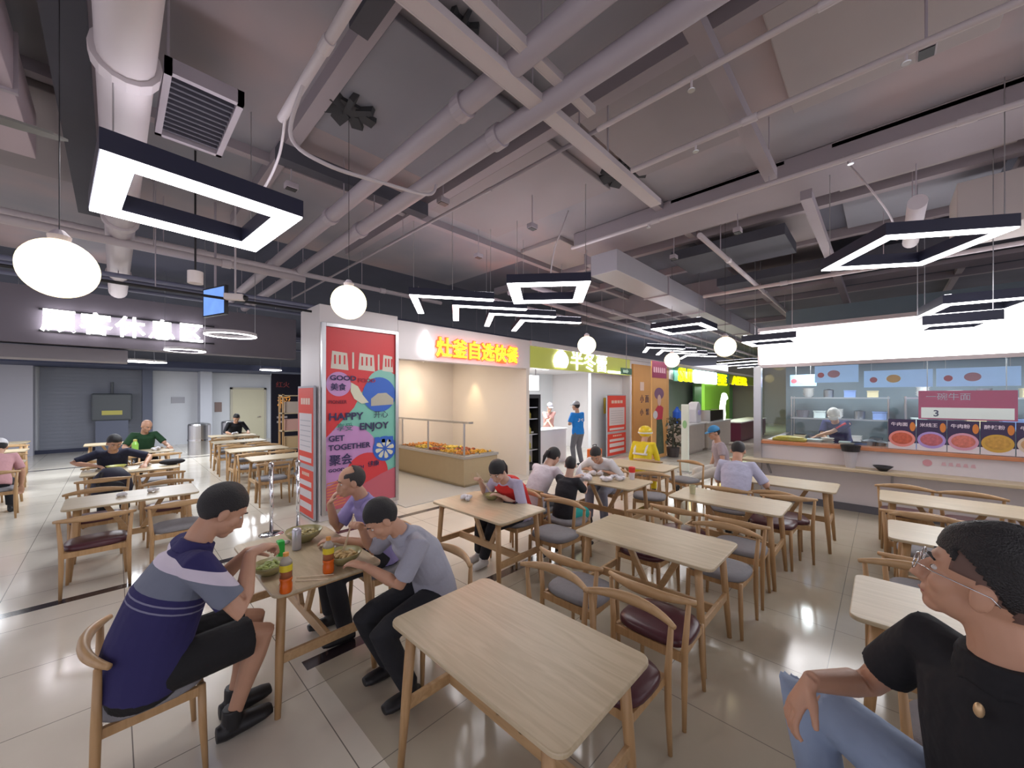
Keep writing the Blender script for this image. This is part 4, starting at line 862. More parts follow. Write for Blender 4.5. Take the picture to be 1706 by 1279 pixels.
t = thing('exit_sign', 'small dark green hanging sign beside the green stall sign', 'sign', (11.4, 5.9, 2.6)); MB().box(-.35, .35, 0, .03, 0, .2).build('panel', mat('exit_dark', (.03, .12, .07), .4), t); MB().cyl((0, .015, .2), (0, .015, 2.0), .01).build('rod', PIPE, t)
MB().prism([(-.25, .05), (.0, .05), (.0, .02), (.12, .1), (0, .18), (0, .14), (-.25, .14)], 0, .005, plane_m(FACE_S, (0, 0, 0))).build('arrow', mat('exit_pale', (.5, .75, .6), .5), t)
# column poster light box
t = thing('framed_poster', 'tall colourful poster in a steel frame on the front of the white column', 'poster', (2.16, 6.11, 0))
X1 = 1.27; Z0 = .10; Z1 = 3.02
MB().box(0, .06, -.07, 0, Z0, Z1).box(X1-.06, X1, -.07, 0, Z0, Z1).box(.06, X1-.06, -.07, 0, Z1-.06, Z1).box(.06, X1-.06, -.07, 0, Z0, Z0+.06).build('frame', STEEL, t, bevel=.004)
def art(name, pts, col, d, extra=None): return MB().prism(pts, 0, .0015, plane_m(FACE_S, (0, -.030-d*.003, 0))).build(name, mat('print_%d_%d_%d' % tuple(int(c*99) for c in col), col, .35), t)
a0, a1 = .06, X1-.06
MB().box(a0, a1, -.030, 0, Z0+.06, Z1-.06).build('poster_sheet', mat('poster_mint', (.19, .50, .40), .3), t)
def clip(pts, x0=a0, x1=a1, z0=Z0+.06, z1=Z1-.06): return [(min(x1, max(x0, x)), min(z1, max(z0, z))) for x, z in pts]
REDC = (.60, .035, .04); LIL = (.50, .26, .52); BLU = (.03, .12, .50); CRM = (.62, .62, .48)
art('red_field', clip([(a0, Z1-.06), (a1, Z1-.06), (a1, 2.28), (.95, 2.30), (.75, 2.15), (.62, 1.95), (.50, 1.72), (.34, 1.55), (.16, 1.36), (a0, 1.22)]), REDC, 1)
art('lilac_field', clip([(a0, 1.26)]+[(.40+.52*math.cos(a), .92+.52*math.sin(a)) for a in [PI*.62-PI*1.0*i/20 for i in range(21)]]+[(a1-.3, .4), (a0, .35)]), LIL, 1.5)
art('mint_disc', clip(circ(.30, 30, 1.0, 2.05)), (.22, .50, .42), 2)
art('blue_disc', clip(circ(.29, 32, .93, 1.93)), BLU, 3)
art('cream_food_shape', clip([(.45, 2.12), (.56, 2.06), (.64, 1.92), (.74, 1.80), (.62, 1.78), (.50, 1.86), (.44, 1.98)]), CRM, 4)
art('grey_bowl_shape', clip([(.78, 1.86), (.9, 1.95), (1.05, 1.96), (1.18, 1.86), (1.18, 1.76), (.78, 1.74)]), (.42, .40, .32), 4)
art('lilac_disc', clip(circ(.19, 28, .26, 2.09)), LIL, 3)
art('red_disc', clip(circ(.36, 36, .72, .62)), (.62, .05, .06), 3)
art('rose_field', clip([(a0, .16), (a0, .50), (.3, .62), (.6, .46), (.95, .60), (a1, .68), (a1, .16)]), (.52, .12, .16), 4)
for i in range(9): art('noodle_line', clip([(.08, .20+i*.045), (.36, .235+i*.045), (.36, .25+i*.045), (.08, .215+i*.045)]), (.66, .25, .09), 5)
art('citrus_disc', clip(circ(.21, 32, 1.02, 1.02)), BLU, 5)
b = MB()
for k in range(8):
    a = 2*PI*k/8+.2; ca, sa = math.cos(a), math.sin(a); pt = [(1.02+ca*r-sa*w_, 1.02+sa*r+ca*w_) for r, w_ in ((.035, 0), (.10, .03), (.155, .035), (.17, 0), (.155, -.035), (.10, -.03))]
    b.prism(clip(pt), 0, .0015, plane_m(FACE_S, (0, -.030-.018, 0)))
b.build('citrus_segments', mat('print_cream', CRM, .4), t)
def ptext(s, x, z, size, m=INK, sx=1, bold=0): return text(s, size, m, FACE_S, (x, -.052, z), t, ext=.001, bold=bold, sx=sx)
for (x, w_) in ((.14, .27), (.57, .28), (.98, .20)):
    b = MB(); b.prism([(x, 2.33), (x+w_, 2.31), (x+w_-.02, 2.58), (x+.02, 2.60)], 0, .002, plane_m(FACE_S, (0, -.036, 0))); b.build('white_block_glyph', mat('print_bone', (.62, .58, .50), .5), t)
    for q in range(3): MB().box(x+.05+q*w_*.27, x+.075+q*w_*.27, -.0415, -.039, 2.40, 2.54).build('glyph_slot', mat('print_60_3_4', REDC), t)
for x in (.47, .90): MB().box(x, x+.03, -.038, -.036, 2.34, 2.60).build('white_bar', mat('print_bone', (.62, .58, .50)), t)
ptext('GOOD', .12, 2.15, .105, sx=1.25, bold=.003); ptext('FOOD', .56, 2.13, .085, mat('ink_red', (.3, .02, .05)), sx=1.2, bold=.002); ptext('美食', .13, 2.00, .12, bold=.002)
ptext('PIONEER', .10, 1.79, .07, mat('ink_maroon', (.18, .01, .03)), bold=.002); ptext('HAPPY', .10, 1.53, .16, sx=1.12, bold=.004); ptext('开心', .82, 1.55, .13)
ptext('享受', .22, 1.37, .13, mat('ink_green', (.03, .16, .14))); ptext('ENJOY', .58, 1.36, .155, sx=1.1, bold=.004); ptext('GET', .10, 1.21, .12, sx=1.1, bold=.003); ptext('TOGETHER', .10, 1.07, .118, sx=1.1, bold=.003)
for q in range(3): art('blue_stamp', rrect(.085, .10, .01, cx=.88+q*.125, cy=1.17), BLU, 6)
ptext('聚会', .11, .85, .18, bold=.003); ptext('GOOD HEALTH', .10, .74, .065, sx=1.2, bold=.002); ptext('健康', .72, .755, .10, bold=.001)
# notice boards: red price and notice posters
def notice(label, o, face, w_, h, standee=False, seed=0):
    t = thing('notice_poster', label, 'poster', o); P = lambda d: plane_m(face, (0, 0, 0)) @ Matrix.Translation((0, 0, d))
    MB().prism(rrect(w_+.06, h+.06, .01, cx=w_/2, cy=h/2), 0, .03, P(0)).build('board', mat('silver_board', (.42, .42, .47), .4), t)
    for (y0, y1) in ((0, h*.36), (h*.40, h)):
        MB().prism([(0, y0), (w_, y0), (w_, y1), (0, y1)], .03, .034, P(0)).build('red_sheet', RED, t)
    Wp = mat('paper_white', (.66, .62, .64), .5)
    for (a, b_, c, d) in ((.08, .50, .92, .80), (.1, .05, .9, .10), (.1, .14, .9, .20), (.1, .23, .9, .27), (.1, .42, .9, .455)):
        MB().prism([(w_*a, h*b_), (w_*c, h*b_), (w_*c, h*d), (w_*a, h*d)], .034, .037, P(0)).build('white_panel', Wp, t)
    b = MB()
    for k in range(4): b.prism([(w_*(.2+k*.16), h*.87), (w_*(.33+k*.16), h*.87), (w_*(.33+k*.16), h*.92), (w_*(.2+k*.16), h*.92)], .034, .037, P(0))
    for k in range(5): b.prism([(w_*(.28+k*.1), h*.31), (w_*(.35+k*.1), h*.31), (w_*(.35+k*.1), h*.335), (w_*(.28+k*.1), h*.335)], .034, .037, P(0))
    b.build('heading_marks', mat('paper_cream', (.75, .55, .45), .5), t)
    b = MB()
    for k in range(6): b.prism([(w_*.16, h*(.54+k*.04)), (w_*.84, h*(.54+k*.04)), (w_*.84, h*(.545+k*.04)), (w_*.16, h*(.545+k*.04))], .037, .039, P(0))
    b.build('table_lines', mat('line_grey', (.35, .35, .40)), t)
notice('red and white notice poster on the narrow left face of the white column', (2.115, 6.84, .05), FACE_W, .66, 1.98)
notice('red and white notice board standing by the white wall beside the orange panel', (10.5, 6.10, .06), FACE_S, 1.15, 1.86)
# stanchion posts
def post(label, x, y):
    t = thing('stanchion_post', label, 'post', (x, y, 0), 0, 'chrome posts'); MB().lathe([(.15, 0), (.15, .01), (.10, .03), (.03, .045)]).build('base', CHROME, t, smooth=True)
    MB().cyl((0, 0, .04), (0, 0, .93), .024).build('pole', CHROME, t, smooth=True); MB().lathe([(.035, .93), (.035, .97), (.02, .99)]).build('cap', CHROME, t)
post('chrome queue post left of the white column, left one', 1.50, 6.05); post('chrome queue post left of the white column, right one', 1.82, 6.0)
# hot food counter
t = thing('hot_food_counter', 'beige island counter with a steel rim and trays of hot dishes in the first stall', 'counter', (5.0, 6.2, 0))
MB().box(0, .95, 0, 2.75, .06, .60).box(.04, .91, .04, 2.71, 0, .06).build('counter_body', mat('beige_laminate', (.42, .33, .20), .4, var=.05), t, bevel=.01)
MB().box(-.02, .97, -.02, .04, .60, .66).box(-.02, .97, 2.71, 2.77, .60, .66).box(-.02, .04, .04, 2.71, .60, .66).box(.91, .97, .04, 2.71, .60, .66).build('steel_rim', STEEL, t, bevel=.006)
for y in (.12, 1.45, 2.6): MB().cyl((.10, y, .64), (.10, y, 1.33), .022, n=12).build('rail_post', STEEL, t)
MB().box(.04, .16, -.1, 2.75, 1.33, 1.37).build('glass_rail', STEEL, t)
cols = [(.55, .20, .02), (.62, .34, .03), (.35, .08, .02), (.60, .42, .06), (.42, .16, .03)]
tt = 0
for j in range(5):
    for i in range(2):
        y0 = 6.26+j*.52; x0 = 5.06+i*.43; tr = thing('food_tray', ['near', 'far'][i]+' side tray of hot food, '+['first', 'second', 'third', 'fourth', 'last'][j]+' from the front of the island counter', 'tray', (x0, y0, .60), 0, 'hot food trays')
        MB().box(0, .40, 0, .02, 0, .07).box(0, .40, .46, .48, 0, .07).box(0, .02, .02, .46, 0, .07).box(.38, .40, .02, .46, 0, .07).box(0, .4, 0, .48, -.0, .01).build('pan', STEEL, tr)
        f = MB(); rr = random.Random(j*7+i)
        for k in range(34): f.ell((rr.uniform(.05, .35), rr.uniform(.05, .43), .055+rr.uniform(0, .03)), (.04, .03, .022), Euler((rr.random()*3, rr.random()*3, 0)).to_matrix(), 8, 5)
        fo = f.build('food', mat('food_%d' % ((i+j) % 5), cols[(i+j) % 5], .35, emit=0, var=.3, vscale=20), tr, smooth=True); fo['kind'] = 'stuff'
def spot(label, c, tgt, e=25):
    t = thing('spot_lamp', label, 'spotlight', c); MB().cyl((0, 0, 0), (0, 0, .10), .04, n=16).build('can', WHITE, t); MB().cyl((0, 0, -.004), (0, 0, .0), .03, n=16).build('lens', glow('spot_lens', (1, .85, .6), 12), t)
    l = bpy.data.lights.new('spot_light', 'SPOT'); l.energy = e; l.color = (1, .74, .42); l.spot_size = math.radians(50); l.spot_blend = .8; l.shadow_soft_size = .03
    o = bpy.data.objects.new('spot_light', l); C.objects.link(o); o.location = V(c)-V((0, 0, .03)); d = V(tgt)-V(c); o.rotation_euler = d.to_track_quat('-Z', 'Y').to_euler()
spot('recessed spot over the back wall of the first stall', (5.6, 8.6, 2.80), (5.6, 8.98, .9), 45); spot('recessed spot washing the stall divider wall, rear one', (6.5, 8.0, 2.80), (6.84, 8.0, .9), 45)
spot('small white spot can under the red sign fascia end', (5.85, 6.9, 2.80), (5.5, 7.4, .7), 15)
for (x, y) in ((5.0, 7.3), (5.4, 8.2)):
    l = bpy.data.lights.new('stall_downlight', 'AREA'); l.energy = 16; l.size = .4; l.color = (1, .85, .68); o = bpy.data.objects.new('stall_downlight', l); C.objects.link(o); o.location = (x, y, 2.88)
    tag(MB().lathe([(.21, 0), (.21, .02)]).build('ceiling_downlight', glow('downlight_em', (1, .9, .75), 3)), ['front', 'rear'][y > 8]+' round downlight inside the first stall', 'ceiling light').location = (x, y, 2.885)
# second stall: lit menu, display fridge, white counter
t = thing('menu_screen', 'glowing white menu screen at the left inside the green sign stall', 'screen', (7.02, 6.4, 2.03)); MB().box(0, .62, 0, .05, 0, .42).build('casing', mat('grey_casing', (.4, .4, .42)), t); MB().box(.02, .60, -.006, 0, .02, .40).build('lit_face', glow('menu_white', (1, .97, .95), 4), t)
MB().cyl((.1, .02, .42), (.1, .02, .72), .012).cyl((.5, .02, .42), (.5, .02, .72), .012).build('hanger', PIPE, t)
t = thing('display_fridge', 'dark framed glass display fridge at the left inside the green sign stall', 'fridge', (7.02, 6.5, 0))
MB().box(0, .08, 0, .6, 0, 1.95).box(.72, .80, 0, .6, 0, 1.95).box(.08, .72, .5, .6, 0, 1.95).box(.08, .72, 0, .5, 1.85, 1.95).box(.08, .72, 0, .5, 0, .15).build('cabinet', BLACK, t)
for z in (.5, .9, 1.3, 1.6): MB().box(.08, .72, .03, .5, z, z+.02).build('shelf', STEEL, t)
for z in (.17, .52, .92, 1.32):
    for k in range(4):
        tag(MB().lathe([(.05, 0), (.055, .12), (.02, .17), (.02, .2)], n=12).build('drink_bottle', mat('bottle_%d' % (k % 3), [(.6, .5, .1), (.3, .5, .45), (.6, .6, .6)][k % 3], .3)), ['first', 'second', 'third', 'fourth'][k]+' bottle from the left on the '+{.17: 'bottom', .52: 'second', .92: 'third', 1.32: 'upper'}[z]+' shelf of the dark display fridge', 'bottle', 'bottles in the display fridge').location = (7.02+.17+k*.15, 6.75, z)
t = thing('stall_counter', 'white counter with rounded end in the green sign stall', 'counter', (7.9, 6.5, 0)); MB().prism(rrect(1.7, .62, .2, cx=.6, cy=.5), 0, .93).build('counter_body', WHITE, t); MB().prism(rrect(1.76, .68, .2, cx=.6, cy=.5), .93, .97).build('countertop', mat('counter_top_w', (.75, .75, .74), .25), t)
def small(name, label, cat, mb, m, loc, grp=None, smooth=True):
    o = mb.build(name, m, None, smooth=smooth); o.location = loc; return tag(o, label, cat, grp)
small('blue_cup', 'pale blue cup standing on the white rounded counter', 'cup', MB().lathe([(.04, 0), (.055, .13), (.05, .13), (.037, .01)]), mat('cup_blue', (.25, .55, .72), .4), (8.1, 6.85, .97))
t = thing('wall_poster', 'yellow poster with a dark figure shape on the back wall of the green sign stall', 'poster', (9.9-.9, 9.38, 1.5)); MB().box(0, .85, -.02, 0, 0, 1.1).build('sheet', mat('poster_yellow', (.72, .36, .03), .5), t); MB().prism(circ(.22, 20, .45, .45, .3), .02, .024, plane_m(FACE_S, (0, 0, 0))).build('dark_shape', INK, t)
t = thing('wall_panel', 'small yellow panel behind the standing person in blue', 'panel', (11.0-.2, 6.38, 1.35)); MB().box(0, .3, -.02, 0, 0, .5).build('sheet', mat('panel_yellow', (.75, .5, .04), .5), t)
t = thing('carry_bag', 'bright orange insulated bag on the floor by the standing person in blue', 'bag', (9.25, 5.75, 0)); MB().box(-.18, .18, -.14, .14, 0, .45).build('bag_body', mat('bag_orange', (.8, .16, .02), .6), t, bevel=.03); MB().sweep([(-.1, 0, .44), (-.08, 0, .56), (.08, 0, .56), (.1, 0, .44)], .012, n=8).build('handle', BLACK, t)
for k, (x, y) in enumerate(((9, 7.2), (8, 8.4))):
    l = bpy.data.lights.new('kitchen_downlight', 'AREA'); l.energy = 45; l.size = .6; l.color = (.9, .95, 1); o = bpy.data.objects.new('kitchen_downlight', l); C.objects.link(o); o.location = (x, y, 2.70)
    tag(MB().box(-.3, .3, -.3, .3, 0, .03).build('ceiling_light', glow('panel_em', (.92, .96, 1), 5)), ['square light panel over the white counter', 'square light panel at the rear of the green sign stall'][k], 'ceiling light').location = (x, y, 2.715)
# orange panels and banner
t = thing('orange_wall_panel', 'orange wall panel with small dark glyphs beside the green sign stall', 'panel', (12.2, 6.08, 0)); MB().box(0, 3.0, 0, .06, 0, 3.0).build('panel', mat('panel_orange', (.66, .32, .09), .5, var=.12, vscale=1), t)
for (s_, x, z, sz) in (('小', .5, 1.7, .3), ('面', .9, 1.7, .3), ('小', .5, 1.25, .26), ('馆', .95, 1.25, .26)): text(s_, sz, INK, FACE_S, (x, -.006, z), t)
MB().box(.5, .8, -.01, 0, 2.1, 2.4).build('cream_note', mat('paper_cream', (.75, .55, .45)), t)
t = thing('figure_banner', 'orange standing banner with maroon header and a waitress drawing', 'banner', (10.95, 4.9, 0)); FM = lambda d: plane_m(FACE_S, (0, -.03-d, 0))
MB().box(0, 1.05, -.03, 0, .05, 2.95).build('banner_sheet', mat('panel_orange2', (.70, .36, .12), .5), t); MB().box(0, 1.05, -.1, .1, 0, .05).build('base', STEEL, t)
MB().prism([(0, 2.45), (1.05, 2.45), (1.05, 2.95), (0, 2.95)], 0, .003, FM(0)).build('header', mat('maroon_header', (.30, .03, .09)), t)
b = MB()
for k in range(6): b.prism([(.1+k*.15, 2.62), (.2+k*.15, 2.60), (.19+k*.15, 2.76), (.11+k*.15, 2.78)], .003, .005, FM(0))
b.build('header_marks', mat('header_pink', (.72, .45, .5)), t)
MB().prism(circ(.34, 24, .5, 1.98, .18), 0, .003, FM(0)).build('hat_drawing', mat('hat_plum', (.22, .10, .18)), t); MB().prism(circ(.13, 20, .5, 1.78, .17), 0, .003, FM(.003)).build('face_drawing', mat('skin_print', (.70, .45, .35)), t)
MB().prism([(.3, 1.2), (.72, 1.2), (.8, 1.55), (.62, 1.62), (.4, 1.62), (.22, 1.5)], 0, .003, FM(.002)).build('dress_drawing', mat('dress_red', (.55, .03, .06)), t)
MB().prism([(.28, .15), (.85, .15), (.78, .9), (.7, 1.2), (.32, 1.2)], 0, .003, FM(.002)).build('skirt_drawing', mat('skirt_dark', (.06, .08, .04), var=.6, vscale=9), t)
MB().prism(circ(.16, 20, .22, 1.35, .12), 0, .003, FM(.005)).build('plate_drawing', mat('paper_white', (.66, .62, .64)), t)
t = thing('leafy_shrub', 'dark camouflage green bushy plant in a pot at the foot of the orange banner', 'plant', (12.2, 4.75, 0)); MB().lathe([(.16, 0), (.2, .3), (.17, .3)], n=20).build('pot', mat('pot_dark', (.06, .05, .05)), t)
b = MB(); rr = random.Random(4)
for k in range(150):
    a = rr.random()*6.28; r = .28*rr.random()**.5; z = .35+rr.random()*.85; b.ell((r*math.cos(a), r*math.sin(a), z), (.09, .035, .006), Euler((rr.uniform(-1, 1), rr.uniform(-1, 1), a)).to_matrix(), 6, 4)
b.cyl((0, 0, .2), (0, 0, 1.1), .03); b.build('foliage', mat('leaf_dark', (.07, .075, .05), .6, var=.6, vscale=10), t)
# far stalls
struct('wall_far_fascia_teal', MB().box(15.6, 23.2, 6.02, 6.06, 2.52, 3.10), mat('teal_band', (.10, .42, .32), .5)); struct('wall_far_fascia_green', MB().box(23.2, 31, 6.02, 6.06, 2.6, 3.1), mat('olive_sign2', (.28, .36, .06), .5))
t = thing('stall_sign', 'yellow and white glowing letters over the far food counter', 'sign', (16.0, 6.0, 2.50)); YG = glow('yellow_glow', (1, .72, .0), 2.6)
text('SUI', .72, YG, FACE_S, (0, 0, .05), t, ext=.03, bold=.03, sx=1.5); MB().prism(rrect(3.2, .58, .12, cx=3.3, cy=.28), 0, .04, plane_m(FACE_S, (0, 0, 0))).build('lit_block', glow('sign_white', (1, .97, 1), 3.5), t)
text('至', .62, YG, FACE_S, (5.1, 0, .02), t, ext=.03, bold=.02, sx=2.6)
t = thing('stall_sign', 'yellow glowing letters over the green stall farthest right', 'sign', (23.8, 6.0, 2.55)); text('AETR', .62, YG, FACE_S, (0, 0, .02), t, ext=.03, bold=.02, sx=2.1)
t = thing('stall_sign', 'tiny yellow glyphs seen behind the corner post of the noodle counter', 'sign', (29.6, 6.0, 2.5)); text('AE', .5, YG, FACE_S, (0, 0, .0), t, ext=.03, bold=.02, sx=2.4)
def cnt(label, x0, x1, y0, y1, h, m):
    t = thing('stall_counter', label, 'counter', (x0, y0, 0)); MB().box(0, x1-x0, 0, y1-y0, .08, h).box(.05, x1-x0-.05, .05, y1-y0, 0, .08).build('counter_body', m, t, bevel=.01); MB().box(-.03, x1-x0+.03, -.04, y1-y0, h, h+.04).build('countertop', mat('counter_top_w', (.75, .75, .74), .25), t)
BG = mat('pale_wood_panel', (.52, .45, .38), .5, var=.08)
cnt('pale panelled counter of the far stall, left section', 12.9, 14.4, 4.5, 5.2, .95, BG); cnt('pale panelled counter of the far stall, right section with glass display', 14.5, 17.2, 4.4, 5.2, .95, BG); cnt('dark maroon counter under the green stall', 17.9, 22.5, 4.2, 5.0, .80, mat('dark_maroon_panel', (.09, .008, .03), .35))
t = thing('glass_display', 'glass food display case on the far pale counter', 'display case', (15.0, 4.5, .99)); GL = glass_mat('clear_glass')
MB().box(0, 1.6, 0, .01, 0, .38).box(0, 1.6, 0, .45, .38, .39).build('glass', GL, t); MB().box(0, .02, 0, .45, 0, .4).box(1.58, 1.6, 0, .45, 0, .4).build('end_frame', STEEL, t); rr = random.Random(2)
b = MB(); [b.ell((.1+k*.1, .2, .06), (.045, .05, .04), None, 8, 6) for k in range(15)]; b.build('pastries', mat('pastry', (.6, .35, .12), .5, var=.4, vscale=20), t)
t = thing('drink_machine', 'white arched drink machine on the far pale counter', 'machine', (14.1, 4.75, .99)); MB().prism([(-.25, 0), (.25, 0), (.28, .35), (.2, .62), (.05, .72), (-.12, .68), (-.25, .45)], -.15, .15, plane_m(FACE_S, (0, 0, 0))).build('body', WHITE, t, bevel=.03); MB().cyl((0, -.15, .35), (0, -.2, .35), .09).build('dial', mat('lilac_dial', (.45, .4, .7)), t)
t = thing('water_dispenser', 'bright blue water bottle dispenser behind the orange banner', 'dispenser', (13.2, 5.0, .99)); MB().lathe([(.14, 0), (.14, .38), (.05, .5), (.04, .56)], n=20).build('bottle', mat('bottle_blue', (.01, .10, .55), .25), t, smooth=False)
t = thing('slim_banner', 'slim white standing banner on the aisle beside the stretched boot', 'banner', (9.9, 3.55, 0)); MB().box(-.03, .03, -.09, .09, .03, 1.7).build('banner_sheet', mat('banner_white', (.66, .70, .62), .4), t, bevel=.01); MB().box(-.15, .15, -.14, .14, 0, .03).build('base', STEEL, t); MB().prism(circ(.05, 16, 0, 1.2, .10), .03, .045, plane_m(FACE_W, (0, 0, 0))).build('green_mark', mat('mark_green', (.25, .45, .2)), t)
t = thing('glow_ornament', 'white glowing curvy ornament before the lime green wall', 'ornament', (19.0, 5.2, 0)); MB().sweep([(0, 0, .8), (.1, 0, 1.1), (0, 0, 1.4), (.15, 0, 1.7), (.3, 0, 1.95), (.45, 0, 1.8)], .12, n=12).build('tube', glow('ornament_glow', (.9, 1, .8), 2.5), t, smooth=True); MB().cyl((0, 0, 0), (0, 0, .8), .05).build('stand', mat('tan_post', (.6, .4, .1)), t)
l = bpy.data.lights.new('far_stall_light', 'AREA'); l.energy = 120; l.size = 3; o = bpy.data.objects.new('far_stall_light', l); C.objects.link(o); o.location = (17, 7.0, 2.95)
tag(MB().box(-1.5, 1.5, -.3, .3, 0, .05).build('ceiling_light', glow('panel_em', (.92, .96, 1), 5)), 'long light panel inside the far stalls', 'ceiling light').location = (17, 7.0, 2.97)
l = bpy.data.lights.new('green_stall_light', 'AREA'); l.energy = 90; l.size = 2; l.color = (.75, 1, .75); o = bpy.data.objects.new('green_stall_light', l); C.objects.link(o); o.location = (26, 6.8, 2.5)
# ---------------------------------------------------------------- noodle counter at the right
TILE = mat('white_tile_wall', (.66, .62, .64), .35, var=.02)
struct('wall_counter_front', MB().box(8.5, 8.7, -5.5, 1.72, 0, 1.02), TILE); struct('baseboard_counter', MB().box(8.48, 8.5, -5.5, 1.72, 0, .12), mat('slate_base', (.12, .12, .14), .4))
struct('wall_counter_side', MB().box(8.7, 11.6, 1.62, 1.72, 0, 1.02), TILE)
struct('wall_counter_back', MB().box(11.5, 11.6, -5.5, 1.72, 0, 4.0), mat('kitchen_grey', (.20, .25, .28), .45, var=.1, vscale=1.5)); struct('ceiling_counter', MB().box(8.75, 11.5, -5.5, 1.72, 2.62, 2.70), mat('kitchen_ceiling', (.5, .52, .54), .6))
t = thing('counter_ledge', 'orange brown ledge running along the top of the noodle counter', 'ledge', (8.42, -1.9, 1.022)); MB().box(0, .32, -3.6, 3.64, 0, .055).build('ledge_board', mat('orange_wood', (.52, .20, .09), .35, var=.15, vscale=4), t, bevel=.006)
t = thing('bar_shelf', 'long pale wood eating shelf fixed along the front of the noodle counter', 'shelf', (8.12, -1.7, .70)); MB().box(0, .38, -3.7, 3.6, 0, .045).build('shelf_board', WOODY, t, bevel=.006)
for k in range(5): MB().bar((.05, -3.2+k*1.6, 0), (.37, -3.2+k*1.6, -.22), .03, .03).build('bracket', STEEL, t)
struct('trim_2', MB().box(8.40, 8.52, 1.64, 1.76, 0, 2.46), STEEL)
t = thing('glass_screen', 'clear glass screen above the noodle counter ledge', 'glass screen', (8.55, -1.9, 1.08)); MB().box(0, .01, -3.6, 3.55, 0, 1.36).build('pane', glass_mat('screen_glass'), t)
for y in (-3.5, -1.9, 1.0-.9): MB().box(-.015, .025, y-.015, y+.015, 0, 1.36).build('mullion', STEEL, t)
t = thing('light_box_sign', 'long glowing white sign box above the noodle counter', 'sign', (8.46, -1.9, 2.46)); MB().box(.03, .30, -3.6, 3.58, 0, .70).build('casing', mat('trim_taupe', (.42, .36, .36), .5), t); MB().box(0, .03, -3.58, 3.56, .03, .64).build('lit_face', glow('box_white', (1, .99, 1), 4.5), t)
MB().box(-.04, .03, -3.6, 3.6, .655, .72).build('top_trim', mat('trim_taupe', (.42, .36, .36), .5), t); MB().box(-.01, .03, -3.6, 3.58, -.03, .03).build('bottom_trim', mat('trim_taupe', (.42, .36, .36), .5), t)
MB().box(.03, .30, 3.58, 3.61, .03, .64).build('end_face', mat('trim_taupe', (.42, .36, .36), .5), t)
nm = ['leftmost', 'second', 'third', 'fourth', 'fifth', 'sixth']
dish = [(.50, .10, .05), (.45, .12, .14), (.55, .16, .12), (.50, .28, .05), (.50, .30, .15), (.45, .2, .1)]; rim = [(.7, .25, .22), (.38, .28, .60), (.6, .3, .4), (.55, .33, .05), (.6, .5, .4), (.6, .3, .3)]
for k in range(6):
    y = -.06-k*.31; t = thing('food_poster', nm[k]+' noodle bowl poster in the row standing on the counter ledge', 'poster', (8.50, y, 1.085), 0, 'noodle bowl posters'); P = lambda d: plane_m(FACE_W, (-d, 0, 0))
    MB().prism([(0, 0), (.30, 0), (.30, .46), (0, .46)], 0, .012, P(0)).build('poster_sheet', mat('poster_navy', (.035, .02, .07), .4), t)
    MB().prism([(0, 0), (.30, 0), (.30, .10), (0, .10)], 0, .002, P(.013)).build('white_band', mat('paper_white', (.66, .62, .64)), t)
    MB().prism(circ(.145, 28, .15, .16, .125), 0, .003, P(.015)).build('bowl_rim', mat('rim_%d' % k, rim[k], .4), t); MB().prism(circ(.115, 28, .15, .165, .09), 0, .003, P(.018)).build('soup', mat('dish_%d' % k, dish[k], .4, var=.5, vscale=30), t)
    text(['牛肉面', '米线王', '牛肉粉', '酸辣粉', '牛杂面', '米线'][k], .062, mat('glyph_pale', (.70, .62, .72)), FACE_W, (-.016, -.03, .36), t, ext=.001, bold=.001); MB().prism(circ(.03, 14, .265, .35, .07), 0, .002, P(.014)).build('orange_flare', mat('flare', (.6, .2, .04)), t)
t = thing('price_board', 'crimson and white price board hanging behind the noodle bowl posters', 'board', (9.2, -.42, 1.55)); P = lambda d: plane_m(FACE_W, (-d, 0, 0)); MB().prism([(0, -.02), (1.0, -.02), (1.0, .44), (0, .44)], 0, .02, P(0)).build('board', mat('crimson', (.45, .02, .10), .4, emit=.15), t)
MB().prism([(.03, 0), (.97, 0), (.97, .17), (.03, .17)], 0, .003, P(.02)).build('white_strip', mat('price_white', (.8, .75, .7), .4, emit=.25), t); MB().cyl((.01, -.1, .44), (.01, -.1, 1.07), .006).cyl((.01, -.9, .44), (.01, -.9, 1.07), .006).build('hanger', STEEL, t); text('一碗牛面', .12, mat('glyph_pale', (.70, .62, .72)), FACE_W, (-.022, -.08, .30), t, ext=.001); text('3', .14, INK, FACE_W, (-.026, -.16, .03), t, ext=.001, bold=.003)
SKY = mat('menu_sky', (.26, .42, .66), .4, emit=.35, ecol=(.35, .5, .8), var=.25, vscale=2)
